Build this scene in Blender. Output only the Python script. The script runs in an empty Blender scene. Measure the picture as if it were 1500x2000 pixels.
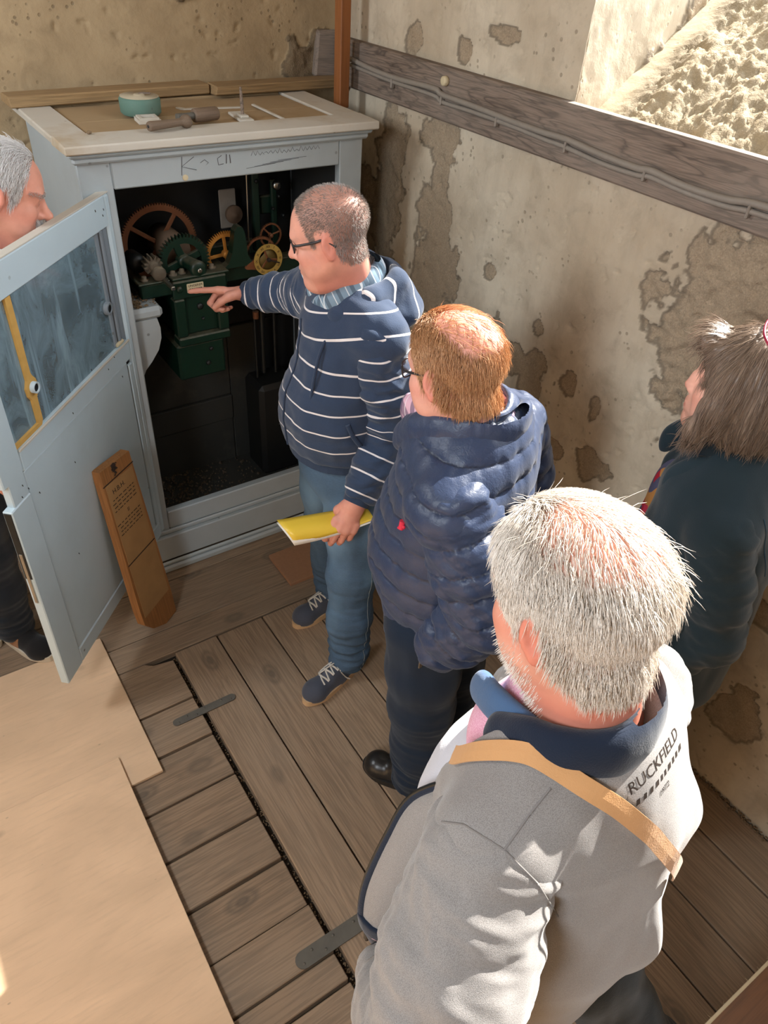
import bpy, math, random
import numpy as np
from mathutils import Matrix, Vector, Euler
from mathutils.bvhtree import BVHTree

SC = bpy.context.scene
COL = SC.collection
PI = math.pi
R_ = math.radians

# ------------------------------------------------------------------ camera, world, lights, exposure
def look_matrix(pitch, roll, yaw):
    f = Vector((math.sin(yaw)*math.cos(pitch), math.cos(yaw)*math.cos(pitch), -math.sin(pitch)))
    r = Vector((math.cos(yaw), -math.sin(yaw), 0)); u = r.cross(f)
    c, s = math.cos(roll), math.sin(roll)
    r2 = c*r + s*u; u2 = -s*r + c*u
    return Matrix((r2, u2, -f)).transposed()
cam = bpy.data.cameras.new('camera'); camo = bpy.data.objects.new('camera', cam); COL.objects.link(camo)
cam.sensor_fit = 'VERTICAL'; cam.sensor_height = 24.0; cam.lens = 1440.0/2000.0*24.0; cam.clip_start = 0.02
camo.matrix_world = Matrix.Translation((0, 0, 2.3)) @ look_matrix(R_(39.17), R_(4.36), R_(36.49)).to_4x4()
SC.camera = camo

w = bpy.data.worlds.new('world'); SC.world = w; w.use_nodes = True
w.node_tree.nodes['Background'].inputs[0].default_value = (0.86, 0.93, 1.0, 1)
w.node_tree.nodes['Background'].inputs[1].default_value = 8.5

def add_light(name, kind, loc, target, energy, color, **kw):
    l = bpy.data.lights.new(name, kind); l.energy = energy; l.color = color
    for k, v in kw.items(): setattr(l, k, v)
    o = bpy.data.objects.new(name, l); COL.objects.link(o); o.location = loc
    o.rotation_euler = (Vector(target)-Vector(loc)).to_track_quat('-Z', 'Y').to_euler()
    return o
SUN_E, SUN_A = R_(41), R_(7)
sd = Vector((math.cos(SUN_E)*math.cos(SUN_A), math.cos(SUN_E)*math.sin(SUN_A), math.sin(SUN_E)))
add_light('sun', 'SUN', sd*8, (0, 0, 0), 25.0, (1.0, 0.95, 0.87), angle=R_(0.6))
# daylight through the left window; the overhead fill is added, with no real opening
add_light('left_window_daylight', 'AREA', (-1.24, -0.15, 2.55), (0.7, 1.3, 0.9), 42, (0.85, 0.93, 1.0), shape='RECTANGLE', size=0.5, size_y=0.8)
add_light('far_left_window_daylight', 'AREA', (-1.24, 2.1, 2.6), (0.6, 2.5, 1.5), 40, (0.88, 0.94, 1.0), shape='RECTANGLE', size=0.45, size_y=0.55)
add_light('overhead_fill', 'AREA', (0.2, 0.2, 3.95), (0.7, 1.2, 0.8), 2, (1.0, 0.92, 0.82), shape='RECTANGLE', size=1.6, size_y=1.6)
SC.view_settings.view_transform = 'Standard'; SC.view_settings.look = 'None'
SC.view_settings.gamma = 1.0; SC.view_settings.use_curve_mapping = False
SC.view_settings.exposure = -0.40
SC.cycles.use_denoising = True
SC.cycles.max_bounces = 7; SC.cycles.diffuse_bounces = 4; SC.cycles.transparent_max_bounces = 12
SC.cycles.sample_clamp_indirect = 6.0

# ------------------------------------------------------------------ helpers: objects
random.seed(7); RNG = np.random.default_rng(5)
def tag(o, label=None, cat=None, group=None, kind=None):
    if label: o['label'] = label
    if cat: o['category'] = cat
    if group: o['group'] = group
    if kind: o['kind'] = kind
    return o
def empty(name, loc=(0, 0, 0), rz=0.0):
    o = bpy.data.objects.new(name, None); COL.objects.link(o); o.location = loc; o.rotation_euler = (0, 0, rz)
    o.empty_display_size = 0.1
    return o
def link(name, me, mat=None, parent=None, loc=None, rot=None):
    o = bpy.data.objects.new(name, me); COL.objects.link(o)
    if mat is not None and not me.materials: me.materials.append(mat)
    if parent is not None: o.parent = parent
    if loc is not None: o.location = loc
    if rot is not None: o.rotation_euler = rot
    return o
def mesh_np(name, V, Q, smooth=True, attrs=None):
    """Mesh from an (n,3) array and an (m,3|4) index array."""
    V = np.asarray(V, np.float32); Q = np.asarray(Q, np.int32)
    me = bpy.data.meshes.new(name); k = Q.shape[1]
    me.vertices.add(len(V)); me.vertices.foreach_set('co', V.ravel())
    me.loops.add(Q.size); me.loops.foreach_set('vertex_index', Q.ravel())
    me.polygons.add(len(Q)); me.polygons.foreach_set('loop_start', np.arange(0, Q.size, k, dtype=np.int32))
    me.update(calc_edges=True); me.validate()
    me.polygons.foreach_set('use_smooth', np.full(len(me.polygons), smooth, bool))
    for an, av in (attrs or {}).items():
        a = me.attributes.new(an, 'FLOAT', 'POINT'); a.data.foreach_set('value', np.asarray(av, np.float32).ravel())
    return me
class MB:
    """Collects simple solids into one mesh."""
    def __init__(s): s.v = []; s.f = []; s.sm = []
    def add(s, V, F, smooth=False, M=None):
        n = len(s.v)
        for p in V: s.v.append(tuple(M @ Vector(p)) if M is not None else tuple(p))
        for f in F: s.f.append(tuple(i+n for i in f)); s.sm.append(smooth)
        return s
    def box(s, lo, hi, b=0.003, M=None, jit=0.0):
        lo = np.array(lo, float); hi = np.array(hi, float); b = min(b, (hi-lo).min()*0.45)
        V = []; ix = {}
        for sx in (0, 1):
            for sy in (0, 1):
                for sz in (0, 1):
                    c = np.array([(lo, hi)[sx][0], (lo, hi)[sy][1], (lo, hi)[sz][2]])
                    if jit: c = c + np.array([random.uniform(-jit, jit) for _ in range(3)])
                    d = np.array([1-2*sx, 1-2*sy, 1-2*sz])*b
                    for ax in range(3):
                        q = c + d; q[ax] = c[ax]; ix[(sx, sy, sz, ax)] = len(V); V.append(q)
        F = []
        for ax in range(3):
            o1, o2 = [(1, 2), (2, 0), (0, 1)][ax]
            for sd_ in (0, 1):
                loop = []
                for (i, j) in ((0, 0), (1, 0), (1, 1), (0, 1)):
                    k = [0, 0, 0]; k[ax] = sd_; k[o1] = i; k[o2] = j; loop.append(ix[(*k, ax)])
                F.append(loop if sd_ else loop[::-1])
            for i in (0, 1):                                  # edges along axis ax
                for j in (0, 1):
                    k0 = [0, 0, 0]; k0[o1] = i; k0[o2] = j; k1 = list(k0); k1[ax] = 1
                    q = [ix[(*k0, o1)], ix[(*k1, o1)], ix[(*k1, o2)], ix[(*k0, o2)]]
                    F.append(q if (i == j) else q[::-1])
        for sx in (0, 1):
            for sy in (0, 1):
                for sz in (0, 1):
                    t = [ix[(sx, sy, sz, a)] for a in range(3)]
                    F.append(t if (sx+sy+sz) % 2 else t[::-1])
        return s.add(V, F, False, M)
    def tube(s, pts, r, n=8, cap=True, M=None, smooth=True):
        pts = [Vector(p) for p in pts]; rs = r if isinstance(r, (list, tuple)) else [r]*len(pts)
        V = []; F = []; up = Vector((0, 0, 1)); prev = None
        for i, p in enumerate(pts):
            t = (pts[min(i+1, len(pts)-1)]-pts[max(i-1, 0)]).normalized()
            a = prev if prev is not None else (up if abs(t.z) < .95 else Vector((1, 0, 0)))
            a = (a - t*a.dot(t)).normalized(); b = t.cross(a); prev = a
            for k in range(n):
                an = 2*PI*k/n; V.append(p + rs[i]*(math.cos(an)*a + math.sin(an)*b))
        for i in range(len(pts)-1):
            for k in range(n):
                F.append((i*n+k, i*n+(k+1) % n, (i+1)*n+(k+1) % n, (i+1)*n+k))
        s.add(V, F, smooth, M)
        if cap: s.add(V[:n], [tuple(range(n))[::-1]], False, M); s.add(V[-n:], [tuple(range(n))], False, M)
        return s
    def lathe(s, prof, n=24, M=None, smooth=True):
        """prof: (radius, height) pairs, revolved about Z."""
        V = []; F = []
        for r, h in prof:
            for k in range(n): V.append((r*math.cos(2*PI*k/n), r*math.sin(2*PI*k/n), h))
        m = len(prof)
        for i in range(m-1):
            for k in range(n): F.append((i*n+k, i*n+(k+1) % n, (i+1)*n+(k+1) % n, (i+1)*n+k))
        s.add(V, F, smooth, M)
        if prof[0][0] > 1e-5: s.add(V[:n], [tuple(range(n))[::-1]], False, M)
        if prof[-1][0] > 1e-5: s.add(V[-n:], [tuple(range(n))], False, M)
        return s
    def prism(s, outer, z0, z1, inner=None, M=None):
        """Extrudes a closed outline (optionally a ring with a hole of equal point count) along Z."""
        n = len(outer)
        V = [(x, y, z0) for x, y in outer]+[(x, y, z1) for x, y in outer]
        F = [(k, (k+1) % n, n+(k+1) % n, n+k) for k in range(n)]
        if inner is None:
            F += [tuple(range(n))[::-1], tuple(range(n, 2*n))]
        else:
            V += [(x, y, z0) for x, y in inner]+[(x, y, z1) for x, y in inner]
            for k in range(n):
                j = (k+1) % n
                F += [(2*n+j, 2*n+k, 3*n+k, 3*n+j), (k, 2*n+k, 2*n+j, j), (n+k, n+j, 3*n+j, 3*n+k)]
        return s.add(V, F, False, M)
    def mesh(s, name):
        me = bpy.data.meshes.new(name); me.from_pydata(s.v, [], s.f); me.update()
        import bmesh
        b = bmesh.new(); b.from_mesh(me); bmesh.ops.recalc_face_normals(b, faces=b.faces); b.to_mesh(me); b.free()
        me.polygons.foreach_set('use_smooth', np.array(s.sm, bool))
        return me
    def build(s, name, mat, parent=None, loc=None, rot=None): return link(name, s.mesh(name), mat, parent, loc, rot)
def T(x, y, z): return Matrix.Translation((x, y, z))
def RX(a): return Matrix.Rotation(a, 4, 'X')
def RY(a): return Matrix.Rotation(a, 4, 'Y')
def RZ(a): return Matrix.Rotation(a, 4, 'Z')
def text_mesh(body, size, depth=0.0004, align='CENTER', res=3):
    c = bpy.data.curves.new('lettering', 'FONT'); c.body = body; c.size = size; c.extrude = depth
    c.align_x = align; c.align_y = 'CENTER'; c.resolution_u = res
    o = bpy.data.objects.new('lettering', c); COL.objects.link(o)
    dg = bpy.context.evaluated_depsgraph_get(); me = bpy.data.meshes.new_from_object(o.evaluated_get(dg))
    bpy.data.objects.remove(o); bpy.data.curves.remove(c); me.name = 'lettering'
    return me

CAMM = Matrix.Translation(Vector((0.0, 0.0, 2.3))) @ look_matrix(R_(39.17), R_(4.36), R_(36.49)).to_4x4()
def ray(px, py):
    """Direction of the line of sight through a point of the 1500 x 2000 frame."""
    return (CAMM.to_3x3() @ Vector(((px-750)/1440, (1000-py)/1440, -1))).normalized()
def seen(tree, px, py, off=.001):
    """Point on a surface met by the line of sight, lifted off the surface."""
    d = ray(px, py); h = tree.ray_cast(Vector((0, 0, 2.3)), d)
    return h[0]-d*off if h[0] else None
# ------------------------------------------------------------------ helpers: noise
_perm = np.random.default_rng(11).permutation(256).astype(np.int64); _perm = np.concatenate([_perm, _perm, _perm])
_grad = np.random.default_rng(12).normal(size=(256, 3)); _grad /= np.linalg.norm(_grad, axis=1)[:, None]
def noise(P, s=1.0, off=0.0):
    P = np.asarray(P, float)*s + off; I = np.floor(P).astype(np.int64); f = P-I; u = f*f*f*(f*(f*6-15)+10); I &= 255
    out = 0
    for dx in (0, 1):
        for dy in (0, 1):
            for dz in (0, 1):
                h = _perm[_perm[_perm[I[:, 0]+dx]+I[:, 1]+dy]+I[:, 2]+dz]
                g = _grad[h]; d = g[:, 0]*(f[:, 0]-dx)+g[:, 1]*(f[:, 1]-dy)+g[:, 2]*(f[:, 2]-dz)
                wx = u[:, 0] if dx else 1-u[:, 0]; wy = u[:, 1] if dy else 1-u[:, 1]; wz = u[:, 2] if dz else 1-u[:, 2]
                out = out + wx*wy*wz*d
    return out*1.6
def fbm(P, s, oct=4, off=0.0, g=0.5):
    a = 1.0; r = 0
    for k in range(oct): r = r + a*noise(P, s*2**k, off+k*17.3); a *= g
    return r
def sstep(a, b, x): t = np.clip((x-a)/(b-a), 0, 1); return t*t*(3-2*t)

# ------------------------------------------------------------------ helpers: materials
class Nt:
    def __init__(s, name):
        m = bpy.data.materials.new(name); m.use_nodes = True; s.m = m; s.t = m.node_tree; s.p = s.t.nodes['Principled BSDF']
    def n(s, ty, **kw):
        nd = s.t.nodes.new('ShaderNode'+ty)
        for k, v in kw.items():
            if k.startswith('_'): setattr(nd, k[1:], v)
            else:
                key = int(k[1:]) if k[0] == 'i' and k[1:].isdigit() else k.replace('__', ' ')
                s.set(nd.inputs[key], v)
        return nd
    def set(s, inp, v):
        if isinstance(v, bpy.types.NodeSocket): s.t.links.new(v, inp)
        elif isinstance(v, bpy.types.Node): s.t.links.new(v.outputs[0], inp)
        else:
            if inp.type == 'RGBA' and len(v) == 3: v = (*v, 1)
            inp.default_value = v
    def coord(s, k='Object', scale=(1, 1, 1), rot=(0, 0, 0), loc=(0, 0, 0)):
        tc = s.n('TexCoord'); mp = s.n('Mapping', Scale=scale, Rotation=rot, Location=loc); s.t.links.new(tc.outputs[k], mp.inputs[0]); return mp.outputs[0]
    def noise(s, vec, scale, detail=3.0, rough=0.5, dist=0.0):
        return s.n('TexNoise', Vector=vec, Scale=scale, Detail=detail, Roughness=rough, Distortion=dist).outputs[0]
    def ramp(s, fac, stops, interp='LINEAR'):
        r = s.n('ValToRGB', Fac=fac); r.color_ramp.interpolation = interp; e = r.color_ramp.elements
        while len(e) < len(stops): e.new(0.5)
        for el, (p, c) in zip(e, stops):
            el.position = p; el.color = (*c, 1) if isinstance(c, (tuple, list)) else (c, c, c, 1)
        return r.outputs[0]
    def mix(s, fac, a, b, mode='MIX'):
        m = s.n('MixRGB', Fac=fac, Color1=a, Color2=b); m.blend_type = mode; return m.outputs[0]
    def math(s, op, a, b=0.0, c=None):
        m = s.n('Math', i0=a, i1=b, _operation=op)
        if c is not None: s.set(m.inputs[2], c)
        return m.outputs[0]
    def attr(s, name): return s.n('Attribute', _attribute_name=name).outputs['Fac']
    def bump(s, h, strength=0.3, dist=0.01, normal=None):
        b = s.n('Bump', Strength=strength, Distance=dist, Height=h)
        if normal is not None: s.set(b.inputs['Normal'], normal)
        return b.outputs[0]
    def out(s, col=None, rough=None, normal=None, **kw):
        if col is not None: s.set(s.p.inputs['Base Color'], col)
        if rough is not None: s.set(s.p.inputs['Roughness'], rough)
        if normal is not None: s.set(s.p.inputs['Normal'], normal)
        for k, v in kw.items(): s.set(s.p.inputs[k.replace('__', ' ')], v)
        return s.m
def lin(*c):
    """sRGB 0-255 to linear."""
    return tuple(((x/255)/12.92 if x/255 <= .04045 else ((x/255+.055)/1.055)**2.4) for x in c)
def mul(c, k): return tuple(x*k for x in c)

def m_plain(name, c, rough=0.6, metallic=0.0, var=0.15, scale=30.0, bump=0.0):
    t = Nt(name); v = t.coord(); n = t.noise(v, scale, 4)
    col = t.mix(n, mul(c, 1-var), mul(c, 1+var))
    nm = t.bump(n, bump, 0.004) if bump else None
    return t.out(col, rough, nm, Metallic=metallic)
def m_wood(name, c, dark=0.55, grain=1.0, rough=0.75, knots=0.5, grey=None, var=0.25, fade=0.35):
    """Sawn wood, grain along local X."""
    t = Nt(name); oi = t.n('ObjectInfo').outputs['Random']
    off = t.n('CombineXYZ', i0=t.math('MULTIPLY', oi, 37.0), i1=t.math('MULTIPLY', oi, 11.0), i2=0.0)
    tc = t.n('TexCoord').outputs['Object']; v = t.n('VectorMath', i0=tc, i1=off.outputs[0], _operation='ADD').outputs[0]
    vs = t.n('Mapping', Vector=v, Scale=(1.2*grain, 9*grain, 9*grain)).outputs[0]
    d = t.noise(vs, 1.6, 3, 0.5, 0.6)
    ring = t.math('FRACT', t.math('MULTIPLY', d, 9.0)); ring = t.math('PINGPONG', t.math('MULTIPLY', d, 11.0), 1.0)
    fib = t.noise(t.n('Mapping', Vector=v, Scale=(6*grain, 160*grain, 160*grain)).outputs[0], 1.0, 3, 0.6)
    big = t.noise(t.n('Mapping', Vector=v, Scale=(1.5, 3, 3)).outputs[0], 1.3, 3, 0.55)
    k = t.n('TexVoronoi', Vector=t.n('Mapping', Vector=v, Scale=(2.6, 5.2, 0.0)).outputs[0], Scale=1.0, _feature='F1', Randomness=1.0).outputs['Distance']
    kn = t.ramp(t.math('ADD', k, t.math('MULTIPLY', d, .06)), [(0.03, 0.55), (0.08, 1.0), (0.11, 0.35), (0.15, 0.7), (0.20, 0.0)])
    c0 = t.mix(t.math('MULTIPLY', t.ramp(ring, [(0.0, 1.0), (0.35, 0.25), (1.0, 0.0)]), fade), c, mul(c, dark))
    c1 = t.mix(t.math('MULTIPLY', t.ramp(fib, [(0.42, 1.0), (0.56, 0.0)]), 0.5), c0, mul(c, dark*0.75))
    c2 = t.mix(t.ramp(big, [(0.3, 0.0), (0.7, 1.0)]), c1, t.mix(0.5, c1, grey or mul(c, 1.2)))
    c3 = t.mix(t.math('MULTIPLY', kn, knots), c2, mul(grey or c, 0.42))
    vcol = t.mix(1.0, c3, t.ramp(oi, [(0, 1-var), (1, 1+var)]), 'MULTIPLY')
    h = t.math('ADD', t.math('MULTIPLY', fib, 0.6), t.math('MULTIPLY', ring, 0.5))
    return t.out(vcol, rough, t.bump(h, 0.35, 0.003))
def m_paint(name, c, chips=0.5, dirt=(0.2, 0.17, 0.13), rough=0.45, dirty=0.3):
    t = Nt(name); v = t.coord(); n = t.noise(v, 3.0, 5, 0.6); n2 = t.noise(v, 40.0, 3)
    vor = t.n('TexVoronoi', Vector=v, Scale=14.0, Randomness=1.0).outputs['Distance']
    sp = t.math('MULTIPLY', t.ramp(vor, [(0.0, 1.0), (0.06, 0.9), (0.085, 0.0)]), t.ramp(t.noise(v, 5.0, 2), [(0.5, 0.0), (0.56, 1.0)]))
    col = t.mix(n, mul(c, 0.84), mul(c, 1.12))
    col = t.mix(t.math('MULTIPLY', t.ramp(t.noise(v, 1.7, 6, 0.65), [(0.52, 0.0), (0.72, 1.0)]), dirty), col, dirt)
    col = t.mix(t.math('MULTIPLY', sp, chips), col, mul(dirt, 0.4))
    return t.out(col, rough, t.bump(t.math('ADD', n2, t.math('MULTIPLY', sp, -2.0)), 0.12, 0.003))
def m_metal(name, c, rough=0.4, metallic=1.0, dust=0.0, dustc=(0.3, 0.24, 0.16)):
    t = Nt(name); v = t.coord(); n = t.noise(v, 25.0, 5, 0.65)
    col = t.mix(n, mul(c, 0.7), mul(c, 1.2))
    if dust: 
        nz = t.n('SeparateXYZ', i0=t.n('NewGeometry').outputs['Normal']).outputs['Z']
        f = t.math('MULTIPLY', t.ramp(nz, [(0.3, 0.0), (0.9, 1.0)]), t.ramp(t.noise(v, 60.0, 4), [(0.25, 0.2), (0.6, 1.0)]))
        f = t.math('MULTIPLY', f, dust); col = t.mix(f, col, dustc)
        t.set(t.p.inputs['Metallic'], t.math('MULTIPLY', t.math('SUBTRACT', 1.0, f), metallic)); return t.out(col, t.mix(f, (rough,)*3, (0.9,)*3), t.bump(n, 0.15, 0.003))
    return t.out(col, rough, t.bump(n, 0.15, 0.003), Metallic=metallic)

# ------------------------------------------------------------------ materials of the room
def m_plaster(name, c_hi, c_lo, c_bare, streak=0.5):
    t = Nt(name); v = t.coord('Generated') if False else t.coord('Object')
    pa = t.attr('patch'); rd = t.attr('crumb')
    n1 = t.noise(v, 2.2, 6, 0.62); n2 = t.noise(v, 11.0, 6, 0.65, 0.4); n3 = t.noise(v, 55.0, 5, 0.6); n4 = t.noise(v, 210.0, 3, 0.6)
    vs = t.coord('Object', (7, 7, 0.9)); st = t.noise(vs, 2.0, 4, 0.6)
    col = t.mix(t.ramp(n1, [(0.34, 0.0), (0.66, 1.0)]), c_lo, c_hi)
    col = t.mix(t.math('MULTIPLY', t.ramp(n2, [(0.48, 0.0), (0.68, 1.0)]), 0.45), col, mul(c_lo, 0.72))
    col = t.mix(t.math('MULTIPLY', t.ramp(st, [(0.5, 0.0), (0.62, 1.0)]), 0.22*streak), col, mul(c_lo, 0.5))
    vor = t.n('TexVoronoi', Vector=v, Scale=38.0).outputs['Distance']
    pit = t.math('MULTIPLY', t.ramp(vor, [(0.0, 1.0), (0.16, 0.8), (0.24, 0.0)]), t.ramp(t.noise(v, 9.0, 3), [(0.52, 0.0), (0.6, 1.0)]))
    col = t.mix(t.math('MULTIPLY', pit, 0.6), col, mul(c_bare, 0.6))
    bare = t.mix(n3, mul(c_bare, 0.7), mul(c_bare, 1.3))
    bare = t.mix(t.ramp(n4, [(0.4, 0.0), (0.7, 1.0)]), bare, mul(c_bare, 1.35))
    col = t.mix(pa, col, bare); edge = t.math('MULTIPLY', t.math('MULTIPLY', pa, t.math('SUBTRACT', 1.0, pa)), 2.6)
    col = t.mix(edge, col, mul(c_bare, 0.35))
    h = t.math('ADD', t.math('MULTIPLY', n3, t.math('MULTIPLY_ADD', pa, 1.6, 0.5)), t.math('MULTIPLY', n4, t.math('MULTIPLY_ADD', pa, 0.9, 0.12)))
    h = t.math('ADD', h, t.math('MULTIPLY', pit, -0.6)); h = t.math('ADD', h, t.math('MULTIPLY', n2, 0.5))
    return t.out(col, 0.92, t.bump(h, 0.6, 0.005))
def m_ply(name, c):
    t = Nt(name); v = t.coord(); n1 = t.noise(t.coord('Object', (1.2, 3, 1)), 1.6, 5, .6, .6); n2 = t.noise(t.coord('Object', (3, 26, 1)), 3.0, 4, .6); n3 = t.noise(v, 26, 4)
    col = t.mix(t.ramp(n1, [(.35, 0.0), (.68, 1.0)]), mul(c, .88), mul(c, 1.08)); col = t.mix(t.math('MULTIPLY', t.ramp(n2, [(.5, 0.0), (.7, 1.0)]), .25), col, mul(c, .68))
    k = t.n('TexVoronoi', Vector=t.coord('Object', (2.3, 3.1, 1)), Scale=1.6).outputs['Distance']; kn = t.math('MULTIPLY', t.ramp(k, [(0, 1.0), (.035, .6), (.08, 0.0)]), .55)
    col = t.mix(kn, col, mul(c, .45)); sc_ = t.n('TexVoronoi', Vector=t.coord('Object', (9, 16, 1)), Scale=1.0).outputs['Distance']; col = t.mix(t.math('MULTIPLY', t.ramp(sc_, [(0, 1.0), (.03, .8), (.05, 0.0)]), .5), col, mul(c, .35))
    return t.out(col, .6, t.bump(n2, .1, .002))
M = {}
M['wall_right'] = m_plaster('plaster_right', lin(214, 202, 180), lin(188, 172, 148), lin(160, 143, 120))
M['wall_back'] = m_plaster('plaster_back', lin(180, 158, 124), lin(158, 136, 104), lin(124, 106, 82), 0.25)
M['masonry'] = m_plaster('rough_masonry', lin(186, 172, 148), lin(172, 156, 128), lin(168, 151, 122), 0.0)
M['wall_plain'] = m_plain('plaster_plain', lin(156, 132, 102), 0.9)
M['floor_wood'] = m_wood('floor_plank_wood', lin(158, 132, 106), 0.5, 0.9, 0.7, 0.8, grey=lin(150, 132, 112), var=0.10, fade=0.5)
M['sub'] = m_plain('gap_dirt', lin(46, 38, 30), 0.95, scale=80)
M['plywood'] = m_ply('plywood', lin(230, 196, 160))
M['beam'] = m_wood('weathered_beam', lin(136, 118, 104), 0.28, 1.7, 0.9, 0.0, grey=lin(156, 144, 132), var=0.05, fade=0.95)
M['beam_old'] = m_wood('dusty_batten', lin(160, 130, 90), 0.6, 1.0, 0.85, 0.4, grey=lin(150, 126, 92), var=0.15)
M['post'] = m_wood('orange_post', lin(150, 92, 48), 0.55, 0.8, 0.6, 0.7, grey=lin(160, 100, 54), var=0.05)
M['paint'] = m_paint('grey_blue_paint', lin(170, 179, 182), 0.6, dirty=0.22)
M['paint_door'] = m_paint('door_blue_paint', lin(190, 208, 216), 0.8, dirty=0.12)
M['paint_top'] = m_paint('dusty_top_paint', lin(192, 186, 174), 0.5, dirt=lin(160, 134, 96), dirty=0.95, rough=0.85)
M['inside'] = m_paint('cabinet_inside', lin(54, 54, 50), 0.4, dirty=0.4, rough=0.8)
M['inside_dark'] = m_plain('interior_gloom', (.03, .032, .032), .8)  # dimness of the cabinet interior put into the lining colour
M['top_panel'] = m_paint('dusty_panel', lin(160, 136, 102), 0.4, dirt=lin(140, 112, 76), dirty=0.9, rough=0.9)
M['iron'] = m_metal('old_strap_iron', lin(104, 100, 92), 0.7, 0.3)
M['steel'] = m_metal('bright_steel', lin(190, 188, 180), 0.3)
M['darksteel'] = m_metal('dark_steel', lin(60, 62, 62), 0.45, 0.8)
M['green'] = m_metal('green_enamel', lin(12, 42, 30), 0.4, 0.0, dust=0.35)
M['greenpale'] = m_paint('worn_green', lin(92, 124, 112), 0.5, dirty=0.5, rough=0.7)
M['brass'] = m_metal('brass', lin(214, 146, 66), 0.5, 0.45)
M['brassold'] = m_metal('dusty_brass', lin(132, 82, 52), 0.6, 0.4, dust=0.3)
M['dial'] = m_metal('gilt_dial', lin(206, 172, 92), 0.45, 0.5)
M['drum'] = m_plain('drum_wood', lin(120, 96, 76), 0.8)
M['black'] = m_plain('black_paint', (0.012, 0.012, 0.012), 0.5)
M['plate'] = m_plain('plate_cream', lin(206, 192, 158), 0.5)
M['cable'] = m_plain('grey_cable', lin(140, 132, 122), 0.55)
M['carton'] = m_plain('brown_board', lin(156, 114, 84), 0.8, scale=90)
M['lean'] = m_wood('leaning_wood', lin(160, 108, 58), 0.55, 0.9, 0.7, 0.8, grey=lin(170, 120, 72), var=0.02)
M['paper'] = m_plain('old_paper', lin(166, 128, 82), 0.9, var=0.22, scale=14)
M['ink'] = m_plain('ink', lin(46, 34, 26), 0.9)
M['putty'] = m_plain('ochre_putty', lin(200, 158, 84), 0.85, var=0.2, bump=0.4)
M['treadwood'] = m_wood('tread_wood', lin(118, 78, 48), 0.6, 0.8, 0.6, 0.4)
M['rubble'] = m_plain('rubble_dust', lin(120, 100, 76), 0.95, var=0.4, scale=60)
t = Nt('dirty_reflecting_glass'); v = t.coord(); sm = t.ramp(t.noise(v, 6.0, 6, 0.65, 1.5), [(0.35, 0.0), (0.75, 1.0)])
streak = t.ramp(t.noise(t.coord('Object', (14, 1, 1.6)), 1.0, 4, 0.6, 1.2), [(0.5, 0.0), (0.68, 1.0)])  # pale streaks paint a soft reflection into the dirty pane
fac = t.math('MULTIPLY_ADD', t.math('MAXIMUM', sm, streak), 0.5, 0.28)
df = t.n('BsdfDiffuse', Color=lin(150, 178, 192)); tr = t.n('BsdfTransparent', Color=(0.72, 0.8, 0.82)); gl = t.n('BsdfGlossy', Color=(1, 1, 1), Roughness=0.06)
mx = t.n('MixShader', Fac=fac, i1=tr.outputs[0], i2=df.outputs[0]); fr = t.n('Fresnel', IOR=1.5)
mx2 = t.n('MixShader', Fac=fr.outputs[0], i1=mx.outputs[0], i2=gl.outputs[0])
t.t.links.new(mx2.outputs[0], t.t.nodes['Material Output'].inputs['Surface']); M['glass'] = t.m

# ------------------------------------------------------------------ the room: walls
XR, YB = 1.84, 3.05
A3_ = lambda *p: np.array(p, float)
def blob(P2, blobs, k=0.45, s=9.0, off=0.0):
    """Irregular patches where plaster has fallen: list of (y, z, ry, rz)."""
    P3 = np.c_[P2, np.zeros(len(P2))]
    n = fbm(P3, s, 4, off); n2 = fbm(P3, s*4, 2, off+5)
    d = np.full(len(P2), 9.0)
    for (a, b, ra, rb) in blobs:
        d = np.minimum(d, np.sqrt(((P2[:, 0]-a)/ra)**2+((P2[:, 1]-b)/rb)**2)-1)
    return d + n*k*1.3 + n2*0.12
def grid(us, vs):
    U, W = np.meshgrid(us, vs, indexing='ij'); nu, nv = len(us), len(vs)
    i = np.arange((nu-1)*(nv-1)); a = (i//(nv-1))*nv+i % (nv-1)
    return U.ravel(), W.ravel(), np.c_[a, a+nv, a+nv+1, a+1]
def seg(a, b, h): return np.linspace(a, b, max(2, int(round(abs(b-a)/h))+1))
RB = [(2.31, 1.44, .09, .16), (2.27, 1.22, .13, .15), (2.34, 1.10, .10, .1), (2.33, 1.66, .12, .09), (2.62, 1.53, .1, .22), (2.68, 1.28, .12, .2),
      (1.02, 1.52, .19, .24), (1.10, 1.36, .10, .18), (.80, 1.62, .2, .12), (.75, 1.3, .22, .3), (1.485, 1.057, .05, .05), (1.478, .815, .06, .04), (1.303, .833, .08, .06),
      (1.89, 1.084, .06, .07), (1.76, 1.037, .06, .06), (1.66, 1.0, .05, .1), (1.95, 1.3, .03, .03), (1.668, 1.2, .02, .03), (1.35, 1.04, .02, .05), (2.237, 1.95, .035, .035),
      (2.55, 1.94, .05, .05), (2.8, .9, .16, .5), (.5, .35, .09, .1), (.62, .75, .08, .06), (.38, .5, .05, .05), (2.05, 2.02, .06, .03), (.3, .9, .07, .1), (1.55, .5, .08, .1), (1.1, .35, .1, .06)]
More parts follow.
